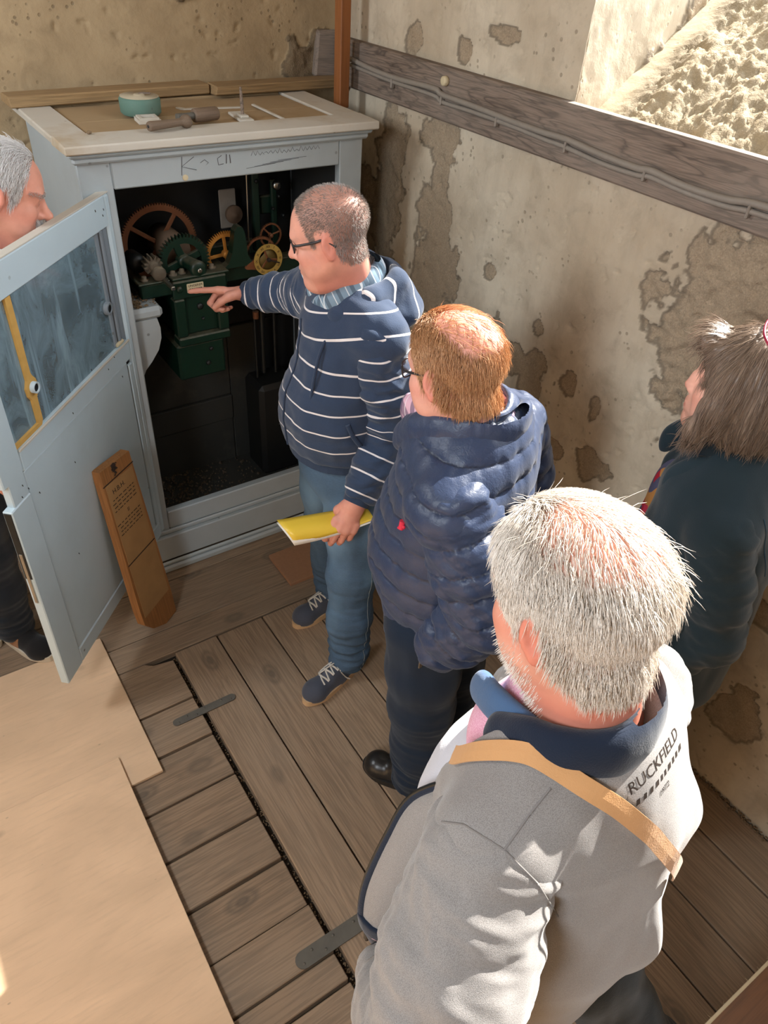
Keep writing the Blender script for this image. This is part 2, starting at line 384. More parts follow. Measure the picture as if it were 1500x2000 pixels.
def right_wall(us, vs):
    u, z, Q = grid(us, vs); P2 = np.c_[u, z]
    d = blob(P2, RB); m = sstep(0.08, -0.06, d); P3 = np.c_[u, z, u*0]
    big = sstep(.25, -.1, np.sqrt(((u-.95)/.3)**2+((z-1.45)/.32)**2)-1)
    h = -0.009*m + 0.006*fbm(P3, 1.6, 3) + 0.0012*fbm(P3, 14, 2) + m*0.006*fbm(P3, 16, 4, 3.3) + m*big*0.012*fbm(P3, 22, 4, 9.1)
    crk = np.abs(noise(P3, 3.1, 4.0)+0.35*noise(P3, 13, 2.0)); h = h - 0.005*sstep(0.018, 0.0, crk)*sstep(.05, .3, noise(P3, 1.3, 21))
    h = h - 0.006*sstep(0.62, 0.72, fbm(P3, 26, 3, 7.7)) - .0012*np.maximum(0, noise(P3*A3_(1, .12, 1), 60, 4))
    return np.c_[XR-h, u, z], Q[:, ::-1], m
V1, Q1, m1 = right_wall(seg(-1.6, -.2, .1).tolist()[:-1]+seg(-.2, YB+.02, .0075).tolist(), seg(-.05, 1.87, .0075))
V2, Q2, m2 = right_wall(seg(1.70, YB+.02, .0075), seg(1.87, 2.55, .0075).tolist()+seg(2.6, 5.1, .1).tolist())
V3, Q3, m3 = right_wall(seg(-1.6, -.9, .1), seg(1.87, 5.1, .12)); V4, Q4, m4 = right_wall(seg(-.9, 1.70, .1), seg(4.45, 5.1, .1))
Vs, Qs, ms, off = [], [], [], 0
for V_, Q_, m_ in ((V1, Q1, m1), (V2, Q2, m2), (V3, Q3, m3), (V4, Q4, m4)):
    Vs.append(V_); Qs.append(Q_+off); ms.append(m_); off += len(V_)
wr = link('wall_right', mesh_np('wall_right', np.concatenate(Vs), np.concatenate(Qs), True, {'patch': np.concatenate(ms)}), M['wall_right'])
tag(wr, 'right wall of flaking grey-beige plaster below and beyond the beam', kind='structure')
# reveal of the window niche (faces the camera), far side
u, z, Q = grid(seg(XR-.002, 2.62, .01), seg(1.78, 2.5, .01).tolist()+seg(2.6, 5.1, .1).tolist())
P3 = np.c_[u, z, u*0]; m = sstep(.1, -.05, blob(np.c_[u, z], [(2.32, 1.95, .14, .06), (2.5, 2.12, .12, .12)], s=11))
st_ = sstep(.2, -.6, np.sqrt(((u-2.1)/.12)**2+((z-1.97)/.07)**2)-1)
h = 0.004*fbm(P3, 5, 3)+0.0015*fbm(P3, 22, 3)-0.01*m+0.01*m*fbm(P3, 18, 3)
rev = link('trim_1', mesh_np('trim_1', np.c_[u, 1.70+0.20*(u-XR)+h, z], Q[:, ::-1], True, {'patch': np.maximum(m, st_*.10)}), M['wall_right'])
tag(rev, 'sunlit smooth plaster side of the deep window niche', kind='structure')
# rough broken sill of the niche
u, y, Q = grid(seg(1.842, 2.62, .008), seg(-.92, 1.88, .008)); P3 = np.c_[u, y, u*0]
rough = sstep(-.03, -.16, y-1.70-.20*(u-XR)+.02*noise(P3, 9))
ridg = 1-np.abs(fbm(P3, 9, 4))
h = rough*(0.026*fbm(P3, 6, 3, 2)+0.010*fbm(P3, 24, 3)+0.010*fbm(P3, 60, 3, 8)+.012*ridg) + (1-rough)*0.004*fbm(P3, 8, 3)
z = 1.80+0.50*(u-1.84)+h*sstep(1.84, 1.93, u)-.03*sstep(1.9, 1.8, u)
sill = link('window_1', mesh_np('window_1', np.c_[u, y, z], Q, True, {'patch': rough*.8}), M['masonry'])
tag(sill, 'broken rubble masonry sill of the sunlit window niche', kind='structure')
# unseen rest of niche: outer wall with opening and window frame
b = MB(); b.box((2.6, -.95, 1.7), (2.72, 1.95, 2.20)).box((2.6, -.95, 4.5), (2.72, 1.95, 5.1)).box((XR, -.95, 1.7), (2.6, -.9, 5.1)).box((XR, -.95, 4.5), (2.7, 1.95, 4.57))
tag(b.build('trim_2', M['wall_plain']), 'outer masonry around the niche window', kind='structure')
# back wall
BB = [(1.70, 1.80, .10, .07), (1.76, 1.86, .06, .08), (1.2, 2.02, .03, .012), (.2, 1.55, .12, .1), (1.05, 2.2, .1, .05)]
u, z, Q = grid(seg(-1.3, .1, .03).tolist()[:-1]+seg(.1, XR+.02, .0075).tolist(), seg(-.05, 1.4, .05).tolist()[:-1]+seg(1.4, 2.3, .0075).tolist()+seg(2.35, 5.1, .1).tolist())
P3 = np.c_[u, z, u*0]; m = sstep(.06, -.06, blob(np.c_[u, z], BB))
h = 0.006*fbm(P3, 1.5, 3)+0.0015*fbm(P3, 12, 3)+.012*m*(1+fbm(P3, 15, 3))-0.006*sstep(0.6, 0.72, fbm(P3*[.7, 1, 1], 28, 3, 3.1))
crk = np.abs(noise(P3, 5, 1.0)+.4*noise(P3, 17, 8.)); h -= .005*sstep(.03, 0, crk)*sstep(.1, .3, noise(P3, 1.9, 6))
tag(link('wall_back', mesh_np('wall_back', np.c_[u, YB-h, z], Q, True, {'patch': m*.9}), M['wall_back']), 'ochre plaster back wall above the clock cabinet', kind='structure')
# walls and ceiling beyond the frame
b = MB(); b.box((-1.4, -1.6, -.05), (-1.28, -.42, 5.1)).box((-1.4, .12, -.05), (-1.28, 1.86, 5.1)).box((-1.4, 2.34, -.05), (-1.28, 3.1, 5.1)).box((-1.4, 1.86, -.05), (-1.28, 2.34, 2.3)).box((-1.4, 1.86, 2.9), (-1.28, 2.34, 5.1)).box((-1.4, -.42, -.05), (-1.28, .12, 2.1)).box((-1.4, -.42, 3.0), (-1.28, .12, 5.1))
tag(b.build('wall_left', M['wall_plain']), 'left plaster wall with two window openings', kind='structure')
b = MB(); b.box((-1.4, -1.72, -.05), (2.0, -1.6, 5.1)); tag(b.build('wall_front', M['wall_plain']), 'plaster wall behind the stairs', kind='structure')
b = MB(); b.box((-1.4, -1.7, 5.05), (2.7, 3.1, 5.15)); tag(b.build('ceiling', M['wall_plain']), 'plain ceiling over the tower room', kind='structure')

# ------------------------------------------------------------------ the floor: one plank at a time
b = MB(); b.box((-1.4, -1.7, -.12), (1.95, 3.1, -.034)); floor = b.build('floor', M['sub'])
tag(floor, 'floor of worn grey-brown planks with dark open joints', kind='structure')
def plank(x0, x1, y0, y1, along, gap=.006, drop=0.0, notch=None):
    L, Wd = ((x1-x0), (y1-y0)) if along == 'x' else ((y1-y0), (x1-x0))
    b = MB(); L -= gap; Wd -= gap
    if notch:
        b.prism(notch, -.032, 0.0)
    else: b.box((-L/2, -Wd/2, -.032), (L/2, Wd/2, 0), .0025, jit=.0012)
    return b.build('plank', M['floor_wood'], floor, ((x0+x1)/2, (y0+y1)/2, -drop), (random.uniform(-.002, .002), random.uniform(-.001, .001), 0 if along == 'x' else PI/2))
xs = [.476, .655, .855, 1.062, 1.270, 1.448, 1.671, 1.835]
for i in range(len(xs)-1):
    plank(xs[i], xs[i+1], -1.6, 1.953, 'y', .006, random.uniform(0, .0015))
ys = [1.957, 1.722, 1.541, 1.358, 1.184, 1.0125, .848, .70, .613, .42, .22, .02, -.2, -.45, -.7, -1.0, -1.3, -1.6]
for i in range(len(ys)-1):
    x1 = .462
    if i == 0:   # the plank with the broken corner
        cx, cy = (-1.27+x1)/2, (ys[0]+ys[1])/2; hw = (ys[0]-ys[1])/2-.003; hx = (x1+1.27)/2-.003
        plank(-1.27, x1, ys[1], ys[0], 'x', notch=[(-hx, -hw), (hx, -hw), (hx+.0, hw-.035), (hx-.03, hw-.03), (hx-.075, hw-.022), (hx-.10, hw-.002), (-hx, hw)])
    else: plank(-1.27, x1, ys[i+1], ys[i], 'x', .009 if i != 6 else .003, random.uniform(0, .003))
for y0, y1 in ((1.957, 2.085), (2.085, 2.341), (2.341, 2.56), (2.56, 2.80), (2.80, 3.05)):
    plank(-1.27, XR-.005, y0, y1, 'x', .004, random.uniform(0, .001))
# crumbs packed into the wide joint and along the wall
b = MB(); rr = random.Random(3)
def crumb(b, x, y, z, s, r=rr):
    V = [(x+s*r.uniform(.5, 1)*dx, y+s*r.uniform(.5, 1)*dy, z+s*r.uniform(.4, .9)*dz) for dx, dy, dz in ((1, 0, 0), (-1, 0, 0), (0, 1, 0), (0, -1, 0), (0, 0, 1), (0, 0, -1))]
    b.add(V, [(0, 2, 4), (2, 1, 4), (1, 3, 4), (3, 0, 4), (2, 0, 5), (1, 2, 5), (3, 1, 5), (0, 3, 5)])
for k in range(420): crumb(b, rr.uniform(.464, .477), rr.uniform(.2, 1.95), rr.uniform(-.03, -.012), rr.uniform(.002, .005))
for k in range(500): crumb(b, 1.838-abs(rr.gauss(0, .012)), rr.uniform(-.2, 1.2), rr.uniform(0, .008), rr.uniform(.002, .009))
o = b.build('joint_crumbs', M['rubble'], floor); o['kind'] = 'stuff'
# ------------------------------------------------------------------ plywood sheets, straps, loose boards on the floor
def sheet(name, x0, x1, y0, y1, z0, th, label, rz=0.0):
    b = MB(); b.box((x0-(x0+x1)/2, y0-(y0+y1)/2, 0), (x1-(x0+x1)/2, y1-(y0+y1)/2, th), .0015)
    return tag(b.build(name, M['plywood'], None, ((x0+x1)/2, (y0+y1)/2, z0), (0, 0, rz)), label, 'plywood')
sheet('plywood_sheet', -1.0, .255, 1.483, 2.16, .0005, .012, 'far plywood sheet on the floor reaching under the open blue door')
sheet('plywood_sheet', -1.05, .145, -.9, 1.60, .0135, .010, 'near large plywood sheet at the bottom left overlapping the far sheet')
def strap(x0, x1, y, wd, label):
    b = MB(); r = wd/2; pts = []
    for k in range(9): a = PI/2+PI*k/8; pts.append((x0+r+r*math.cos(a), r*math.sin(a)))
    for k in range(9): a = -PI/2+PI*k/8; pts.append((x1-r+r*math.cos(a), r*math.sin(a)))
    o = empty('floor_strap', ((x0+x1)/2, y, .001)); cx = (x0+x1)/2
    b.prism([(px-cx, py) for px, py in pts], 0, .004); b.build('strap_plate', M['iron'], o)
    b = MB(); b.tube([(-.008+.025, -wd*.42, .006), (.025-.008, wd*.42, .006)], .006, 8); b.build('hinge_barrel', M['iron'], o) if False else None
    for k in range(7):
        xx = (x0+.02-cx)+(x1-x0-.04)*k/6
        if abs(xx-.03) < .02: continue
        b = MB(); b.lathe([(.0045, 0), (.0042, .0015), (.0015, .0022), (0, .0023)], 8, T(xx, (wd*.22 if k % 2 else -wd*.22), .004)); b.build('screw', M['iron'], o)
    return tag(o, label, 'strap')
strap(.352, .592, 1.643, .030, 'flat iron strap across the plank joint near the blue door')
strap(.350, .600, .723, .048, 'wider riveted iron strap across the plank joint beside the grey sweater')
b = MB(); b.box((-.26, -.106, 0), (.26, .106, .018), .002)
tag(b.build('loose_board', M['carton'], None, (1.30, 2.149, .001)), 'flat brown fibreboard lying on the floor against the cabinet base', 'board')
# brown tread near the camera, bottom right
b = MB(); b.box((-.6, -.28, -.04), (.6, 0, 0), .004); o = b.build('stair_tread', M['treadwood'], None, (1.23, -.004, .52)); tag(o, 'brown stair tread with a frayed pale front edge at the bottom right', 'stair')
b = MB()
for k in range(46):
    x = rr.uniform(-.55, .55); b.tube([(x, -.001, -.002), (x+rr.uniform(-.01, .01), rr.uniform(.002, .010), rr.uniform(-.008, .004))], [.0008, .0003], 4)
b.box((-.6, -.004, -.003), (.6, .003, .0015), .001); b.build('frayed_edge', m_plain('pale_edge', lin(196, 178, 146), .9), o)

# ------------------------------------------------------------------ wall beam, cable, post
b = MB(); b.box((-2.45, -.0225, -.082), (2.0, .0225, .082), .006, jit=.003)
beam = b.build('wall_beam', M['beam'], None, (XR-.0235, YB-2.03-.02, 1.819), (0, 0, PI/2)); 
tag(beam, 'long weathered grey wooden beam fixed along the right wall', 'beam')
b = MB(); b.box((-.045, -.022, -.085), (.045, .022, .085), .008, jit=.006)
tag(b.build('beam_stub', M['beam'], None, (1.765, YB-.021, 1.832), (0, R_(3), 0)), 'short grey beam end set in the back wall beside the orange post', 'beam')
cb = [(2.857, 1.839), (2.701, 1.828), (2.545, 1.824), (2.31, 1.831), (2.255, 1.820), (2.082, 1.817), (1.902, 1.811), (1.75, 1.809), (1.653, 1.811), (1.508, 1.802), (1.376, 1.799), (1.333, 1.804), (1.22, 1.795), (1.095, 1.797), (.985, 1.809), (.7, 1.80), (.3, 1.80), (-.3, 1.80)]
def smooth_path(P, n=6):
    P = [Vector(p) for p in P]; out = []
    for i in range(len(P)-1):
        p0, p1, p2, p3 = P[max(i-1, 0)], P[i], P[i+1], P[min(i+2, len(P)-1)]
        for k in range(n):
            t = k/n; out.append(.5*((2*p1)+(p2-p0)*t+(2*p0-5*p1+4*p2-p3)*t*t+(3*p1-p0-3*p2+p3)*t**3))
    return out+[P[-1]]
XC = XR-.049
o = empty('electric_cable', (XC, 1.6, 1.81))
b = MB(); b.tube(smooth_path([(-.008, y-1.6, z-1.81) for y, z in cb], 5), .0095, 8); b.build('upper_strand', M['cable'], o)
b = MB(); b.tube(smooth_path([(-.006, y-1.6, z-1.828-.004*math.sin(9*y)) for y, z in cb], 5), .0075, 8); b.build('lower_strand', M['cable'], o)
for y, z in [(2.561, 1.817), (2.257, 1.817), (1.964, 1.809), (1.65, 1.803), (1.349, 1.801), (1.023, 1.80)]:
    b = MB(); b.box((-.017, -.004, -.024), (0, .004, .010), .003); b.build('cable_clip', M['cable'], o, (0, y-1.6, z-1.815))
tag(o, 'grey double electric cable clipped along the weathered wall beam', 'cable')
b = MB(); b.lathe([(.014, 0), (.016, .004), (.015, .016), (.010, .018), (0, .018)], 14, RY(-PI/2)); b.box((-.010, -.008, .0), (-.002, .018, .012), .002)
tag(b.build('bolt_head', M['plate'], None, (XR-.046, 2.255, 1.862)), 'pale bolt head on the wall beam above the cable', 'bolt')
b = MB(); b.box((-1.2, -.0225, -.0225), (1.2, .0225, .0225), .003)
tag(b.build('wooden_post', M['post'], None, (1.722, 2.822, 2.88), (0, PI/2, R_(4))), 'slim upright orange-brown wooden post behind the cabinet corner', 'post')

# ------------------------------------------------------------------ the clock cabinet
CX0, CX1, CY = .570, 1.582, 2.438
cab = empty('clock_cabinet', (1.076, 2.72, 0)); CO = Vector((1.076, 2.72, 0))
tag(cab, 'tall grey-blue painted wooden cabinet with an open front housing the clock', 'cabinet')
def cpart(name, boxes, mat, parent=cab, b=.004, jit=0.0):
    m = MB()
    for lo, hi in boxes: m.box(Vector(lo)-CO, Vector(hi)-CO, b, jit=jit)
    return m.build(name, mat, parent)
cpart('left_stile', [((CX0, CY, .03), (.672, CY+.035, 1.68))], M['paint'])
cpart('right_stile', [((1.486, CY, .03), (CX1, CY+.035, 1.68))], M['paint'])
tr = cpart('top_rail', [((.673, CY+.001, 1.578), (1.485, CY+.034, 1.68))], M['paint'])
cpart('sill_board', [((.6735, CY-.001, .195), (1.4845, CY+.034, .285))], M['paint'])
cpart('sill_ledge', [((CX0-.004, CY-.014, .180), (CX1+.004, CY-.0005, .200))], M['paint'])
cpart('plinth', [((CX0-.012, CY-.030, .052), (CX1+.012, CY-.0005, .178))], M['paint'])
cpart('base_moulding', [((CX0-.030, CY-.055, .0), (CX1+.030, CY-.031, .034)), ((CX0-.022, CY-.046, .034), (CX1+.022, CY-.031, .054))], M['paint'], b=.008)
cpart('left_side', [((CX0+.002, CY+.036, .0), (CX0+.026, 3.035, 1.68))], M['paint'])
cpart('right_side', [((CX1-.026, CY+.036, .0), (CX1-.002, 3.035, 1.68))], M['paint'])
cpart('crown_moulding', [((CX0-.012, CY-.022, 1.662), (CX1+.012, CY-.0005, 1.684)), ((CX0-.022, CY-.034, 1.682), (CX1+.022, 3.03, 1.696))], M['paint'], b=.007)
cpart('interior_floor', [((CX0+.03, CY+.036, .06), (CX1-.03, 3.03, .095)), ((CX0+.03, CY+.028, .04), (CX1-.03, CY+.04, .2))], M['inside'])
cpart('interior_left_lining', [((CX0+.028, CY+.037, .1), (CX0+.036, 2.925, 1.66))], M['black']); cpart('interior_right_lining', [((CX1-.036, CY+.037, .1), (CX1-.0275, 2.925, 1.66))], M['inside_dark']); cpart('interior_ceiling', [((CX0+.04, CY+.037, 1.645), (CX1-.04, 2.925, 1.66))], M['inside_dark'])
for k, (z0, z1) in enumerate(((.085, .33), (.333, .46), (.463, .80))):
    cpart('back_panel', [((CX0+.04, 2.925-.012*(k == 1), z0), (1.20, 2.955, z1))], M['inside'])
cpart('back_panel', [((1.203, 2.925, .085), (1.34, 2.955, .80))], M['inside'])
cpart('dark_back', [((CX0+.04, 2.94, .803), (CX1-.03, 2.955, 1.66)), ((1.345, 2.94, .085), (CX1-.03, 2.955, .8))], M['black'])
# top slab: frame boards and recessed panels
TZ = 1.722
cpart('top_front_board', [((.535, 2.392, 1.697), (1.622, 2.525, TZ))], M['paint_top'], jit=.002)
cpart('top_end_board', [((.535, 2.5265, 1.697), (.643, 3.03, TZ))], M['paint_top'], jit=.002)
cpart('top_end_board', [((1.512, 2.5265, 1.697), (1.622, 2.985, TZ))], M['paint_top'], jit=.002)
cpart('top_back_board', [((.6445, 2.945, 1.697), (1.5105, 3.03, TZ))], M['top_panel'])
cpart('top_panel', [((.6445, 2.5265, 1.697), (1.5105, 2.70, TZ-.006))], M['top_panel'])
cpart('top_panel', [((.6445, 2.703, 1.697), (1.5105, 2.9435, TZ-.007))], M['top_panel'])
# pencil scribbles and holes on the top rail
b = MB(); rr = random.Random(8)
def stroke(pts, r=.0009): b.tube([(x-CO.x, CY-.0004-CO.y, z) for x, z in pts], r, 4)
K0 = .90
stroke([(K0, 1.655), (K0-.006, 1.60)]); stroke([(K0+.04, 1.652), (K0-.004, 1.626), (K0+.045, 1.612)])
stroke([(K0+.06, 1.632), (K0+.075, 1.640), (K0+.088, 1.630), (K0+.075, 1.622), (K0+.06, 1.63), (K0+.095, 1.628)])
stroke([(K0+.135, 1.648), (K0+.12, 1.64), (K0+.122, 1.62), (K0+.14, 1.622)]); stroke([(K0+.152, 1.65), (K0+.150, 1.622)], .0013); stroke([(K0+.163, 1.648), (K0+.165, 1.622)], .0013)
x = K0+.24
for k in range(16):
    stroke([(x, 1.640+rr.uniform(-.004, .004)), (x+.008, 1.650+rr.uniform(-.006, .004)), (x+.015, 1.639)], .0006); x += .0165
for k in range(5): stroke([(K0+.22+.03*k, 1.60+.004*k), (K0+.33+.03*k, 1.607+.003*k)], .0005)
o = b.build('pencil_scribble', m_plain('pencil', lin(86, 84, 88), .7), tr); o['kind'] = 'stuff'
b = MB(); b.lathe([(.010, 0), (.008, .0012), (.004, .0016), (0, .0005)], 10, T(.905-CO.x, CY-CO.y, 1.592) @ RX(PI/2)); b.build('chip', M['plate'], tr)
# dirt on the cabinet floor
b = MB(); rr = random.Random(21)
for k in range(1500):
    xx = CX0+.05+abs(rr.gauss(0, .28)); yy = rr.uniform(2.48, 2.92)
    if xx < CX1-.04: crumb(b, xx-CO.x, yy-CO.y, .097+rr.uniform(0, .012), rr.uniform(.002, .009)*(1 if rr.random() < .9 else 1.7))
o = b.build('floor_debris', m_plain('debris', lin(84, 72, 58), .95, var=.6, scale=40), cab); o['kind'] = 'stuff'
# corbel shelf on the left inside
prof = [(.608, 1.118), (.762, 1.118), (.770, 1.08), (.768, 1.04), (.752, .995), (.722, .955), (.694, .925), (.676, .89), (.608, .88)]
b = MB(); b.prism([(x, z) for x, z in prof], -.014, .014, None, T(-CO.x, 2.50-CO.y, 0) @ RX(PI/2)); sh = b.build('shelf_bracket', M['paint'], cab)
b = MB(); b.box(Vector((.606, 2.478, 1.119))-CO, Vector((.786, 2.62, 1.162))-CO, .012); b.build('shelf', M['paint'], cab)
b = MB()
for k in range(260): crumb(b, .69+rr.gauss(0, .035)-CO.x, rr.uniform(2.49, 2.61)-CO.y, 1.164+rr.uniform(0, .008), rr.uniform(.002, .008))
o = b.build('shelf_debris', M['rubble'], cab); o['kind'] = 'stuff'

# boards on the back edge of the cabinet
b = MB(); b.box((-.358, -.05, -.016), (.358, .05, .016), .004, jit=.003)
tag(b.build('batten', M['beam_old'], None, (.866, 2.978, 1.7425), (0, 0, R_(3.2))), 'left dusty wooden batten along the back edge of the cabinet top', 'batten')
b = MB(); b.box((-.31, -.040, -.017), (.31, .040, .017), .004, jit=.003)
tag(b.build('batten', M['beam_old'], None, (1.538, 2.962, 1.7425), (0, 0, R_(3.0))), 'right reddish wooden batten on the cabinet top reaching behind the orange post', 'batten')
# grinding wheel, frame, handles, nailed block, strips on the top
o = empty('round_magnet', (.885, 2.735, TZ)); b = MB(); b.lathe([(.060, 0), (.066, .006), (.067, .045), (.063, .052), (0, .052)], 40); b.build('drum_body', M['greenpale'], o)
b = MB(); b.lathe([(.0625, .0521), (.0625, .0545), (.02, .0545), (.018, .058), (.012, .060), (.007, .060), (.0065, .056), (0, .056)], 32); b.build('top_plate', m_plain('dust_top', lin(176, 164, 140), .9), o)
b = MB(); b.box((.0, -.004, .058), (.038, .004, .063), .002, RZ(-.2)); b.build('small_lever', M['beam'], o)
tag(o, 'round green drum with a dusty top lying on the cabinet', 'drum')
b = MB(); Wf = .072
b.prism([(-.036, -.034), (.036, -.034), (.036, .034), (-.036, .034)], 0, .012, [(-.020, -.018), (.020, -.018), (.020, .018), (-.020, .018)])
b.prism([(-.031, -.029), (.031, -.029), (.031, .029), (-.031, .029)], .012, .017, [(-.021, -.019), (.021, -.019), (.021, .019), (-.021, .019)])
tag(b.build('square_frame', M['paint_top'], None, (.872, 2.638, TZ-.005), (0, 0, R_(-6))), 'small square wooden frame lying in front of the green drum', 'frame')
def handle(name, loc, rz, L, r, label, crank):
    o = empty(name, loc, rz); H = RY(PI/2)
    b = MB(); b.lathe([(0, 0), (r*.86, 0), (r, .006), (r*.9, L*.3), (r*.78, L*.75), (r*.85, L-.03), (r*1.25, L-.022), (r*1.4, L-.012), (r*1.3, L-.004), (r, L), (0, L)] if not crank else [(0, 0), (r*.95, 0), (r, .004), (r*1.02, L*.5), (r*.98, L-.004), (r*.9, L), (0, L)], 20, H)
    b.build('grip', M['turned'], o, (0, 0, r*1.35 if not crank else r))
    b = MB()
    if crank: b.tube([(-.035, 0, r), (.0, 0, r)], .011, 12); b.box((-.062, -.012, r-.010), (-.034, .012, r+.010), .003); b.box((-.060, -.070, r-.010), (-.046, .0, r+.004), .003); b.build('crank_arm', M['iron'], o)
    else: b.lathe([(.005, 0), (.005, .001), (0, .001)], 10, RY(-PI/2)); b.build('bore', M['black'], o, (0, 0, r*1.35))
    return tag(o, label, 'tool')
M['turned'] = m_wood('turned_wood', lin(112, 92, 76), .6, 1.6, .7, .2, grey=lin(132, 112, 92))
handle('turned_grip', (.815, 2.468, TZ), R_(13), .150, .0145, 'turned wooden handle with a flared collar at the front edge of the cabinet top', False)
handle('crank', (1.000, 2.560, TZ), R_(9), .088, .021, 'thick wooden crank handle on an iron arm behind the turned handle', True)
o = empty('nailed_block', (1.185, 2.612, TZ-.005), R_(84)); b = MB(); b.box((-.085, -.024, 0), (.05, .024, .009), .002); b.build('base_strip', M['paint_top'], o)
b = MB(); b.tube([(-.035, 0, .008), (-.036, .001, .055), (-.034, .002, .098)], [.0055, .006, .004], 8); b.build('spike', M['beam'], o); b = MB(); b.box((-.06, -.014, .009), (-.01, .014, .017), .002); b.build('block', M['paint_top'], o)
tag(o, 'small wood block with an upright spike on the cabinet top', 'block')
b = MB(); b.prism([(-.11, -.006), (-.10, -.014), (.11, -.014), (.11, .0), (-.09, .0), (-.105, .02), (-.12, .018)], 0, .004)
tag(b.build('bent_strip', M['paint_top'], None, (1.150, 2.775, TZ-.0065), (0, 0, R_(-8))), 'thin bent strip lying behind the spiked block', 'strip')
b = MB(); b.box((-.11, -.0065, 0), (.13, .0065, .006), .002)
tag(b.build('thin_strip', M['paint_top'], None, (1.312, 2.640, TZ-.005), (0, 0, R_(90))), 'thin straight strip on the cabinet top right of the spiked block', 'strip')
b = MB(); b.tube([(0, 0, 0), (.004, .002, .004), (.012, 0, .003)], [.004, .006, .003], 6); tag(b.build('plaster_lump', M['rubble'], None, (.640, 2.505, TZ+.004)), 'small lump of plaster on the left front corner of the cabinet top', 'lump')

# ------------------------------------------------------------------ the cabinet door (hinged at the left stile, standing open)
DA = math.atan2(.73, .683); door = empty('cabinet_door', (.653, 2.438, 0), DA); DW = .833; DT = .030
tag(door, 'open pale blue cabinet door with a dirty glass pane above a flat panel', 'door')
def dpart(name, boxes, mat, parent=door, b=.004):
    m = MB()
    for lo, hi in boxes: m.box(lo, hi, b)
    return m.build(name, mat, parent)
Z0, Z1 = .205, 1.576
dpart('hinge_stile', [((-.034, 0, Z0), (0, DT, Z1))], M['paint_door'], b=.008)
dpart('free_stile', [((-DW, 0, Z0), (-.735, DT, .955)), ((-DW, 0, 1.03), (-.735, DT, Z1)), ((-DW+.022, .003, .95), (-.735, DT-.002, 1.035))], M['paint_door'], b=.003)
dpart('top_rail', [((-.7345, 0, 1.482), (-.0345, DT, Z1))], M['paint_door'])
dpart('top_edge', [((-DW, .001, Z1-.001), (-.001, DT-.001, Z1+.003))], M['paint_top'], b=.001)
dpart('middle_rail', [((-.7345, 0, 1.026), (-.0345, DT, 1.098))], M['paint_door'])
dpart('bottom_rail', [((-.7345, 0, Z0), (-.0345, DT, .272))], M['paint_door'])
dpart('lower_panel', [((-.7345, .003, .273), (-.068, DT-.006, 1.0245))], M['paint_door'], b=.002)
dpart('panel_groove', [((-.0675, .012, .3), (-.0345, DT-.006, 1.0245))], M['darksteel'], b=.001)
dpart('panel_bead', [((-.060, .001, .273), (-.0345, .012, 1.01))], M['paint_door'], b=.003)
dpart('rail_ledge', [((-.7345, -.006, 1.092), (-.036, 0, 1.101))], M['paint_top'], b=.002)
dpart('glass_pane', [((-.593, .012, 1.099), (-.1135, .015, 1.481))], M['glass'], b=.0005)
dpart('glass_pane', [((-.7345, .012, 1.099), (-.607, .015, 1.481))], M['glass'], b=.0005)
mu = MB()
prf = [(-.612, 1.481), (-.588, 1.481), (-.590, 1.26), (-.586, 1.25), (-.574, 1.235), (-.572, 1.215), (-.580, 1.195), (-.588, 1.185), (-.590, 1.112), (-.600, 1.099), (-.7345, 1.099), (-.7345, 1.112), (-.612, 1.112), (-.612, 1.185), (-.622, 1.2), (-.624, 1.225), (-.612, 1.245)]
mu.prism(prf, -.012, -.004, None, RX(PI/2)); mun = mu.build('muntin', M['putty'], door)
for v in mun.data.vertices: pass
hb = MB(); hb.lathe([(.0165, -.004), (.0165, .012), (.012, .012), (.0115, .0), (.0, .0)], 18, T(-.596, .0035, 1.219) @ RX(PI/2)); hb.build('arbor_hole', M['paint_door'], mun)
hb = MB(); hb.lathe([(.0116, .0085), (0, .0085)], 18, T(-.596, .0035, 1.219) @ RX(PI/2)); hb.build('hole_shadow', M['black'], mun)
bar = dpart('sash_bar', [((-.1135, .008, 1.099), (-.092, .020, 1.481)), ((-.086, .004, 1.099), (-.070, .020, 1.481)), ((-.064, .008, 1.099), (-.036, .020, 1.481))], m_paint('grey_sash', lin(128, 138, 146), .6, dirty=.3), b=.004)
hb = MB(); hb.lathe([(.021, -.004), (.021, .010), (.013, .012), (.0125, .0), (0, .0)], 18, T(-.119, .010, 1.245) @ RX(PI/2)); hb.build('arbor_hole', m_paint('sash2', lin(128, 138, 146), .6), bar)
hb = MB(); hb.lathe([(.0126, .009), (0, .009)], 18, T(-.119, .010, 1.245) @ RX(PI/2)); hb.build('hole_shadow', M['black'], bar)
pt = dpart('putty_strip', [((-.110, .000, 1.101), (-.062, .012, 1.113))], M['plate'], b=.003)
lk = dpart('lock_plate', [((-DW-.002, .004, .70), (-DW+.002, .026, .95))], M['darksteel'], b=.001)
dpart('door_bolt', [((-DW-.004, .010, .60), (-DW+.001, .020, .80))], M['steel'], b=.001)
b = MB()
for (x, z) in [(-.76, 1.0), (-.775, .97), (-.74, .975), (-.7, .93), (-.3, 1.12), (-.15, 1.09), (-.2, 1.07), (-.05, 1.54), (-.1, 1.55), (-.06, 1.525), (-.5, .9), (-.35, .75), (-.6, .6), (-.45, 1.05), (-.12, 1.0)]:
    b.tube([(x, -.0005, z), (x+.002, -.0005, z-.006)], .0014, 5)
o = b.build('nail_holes', M['black'], door); o['kind'] = 'stuff'

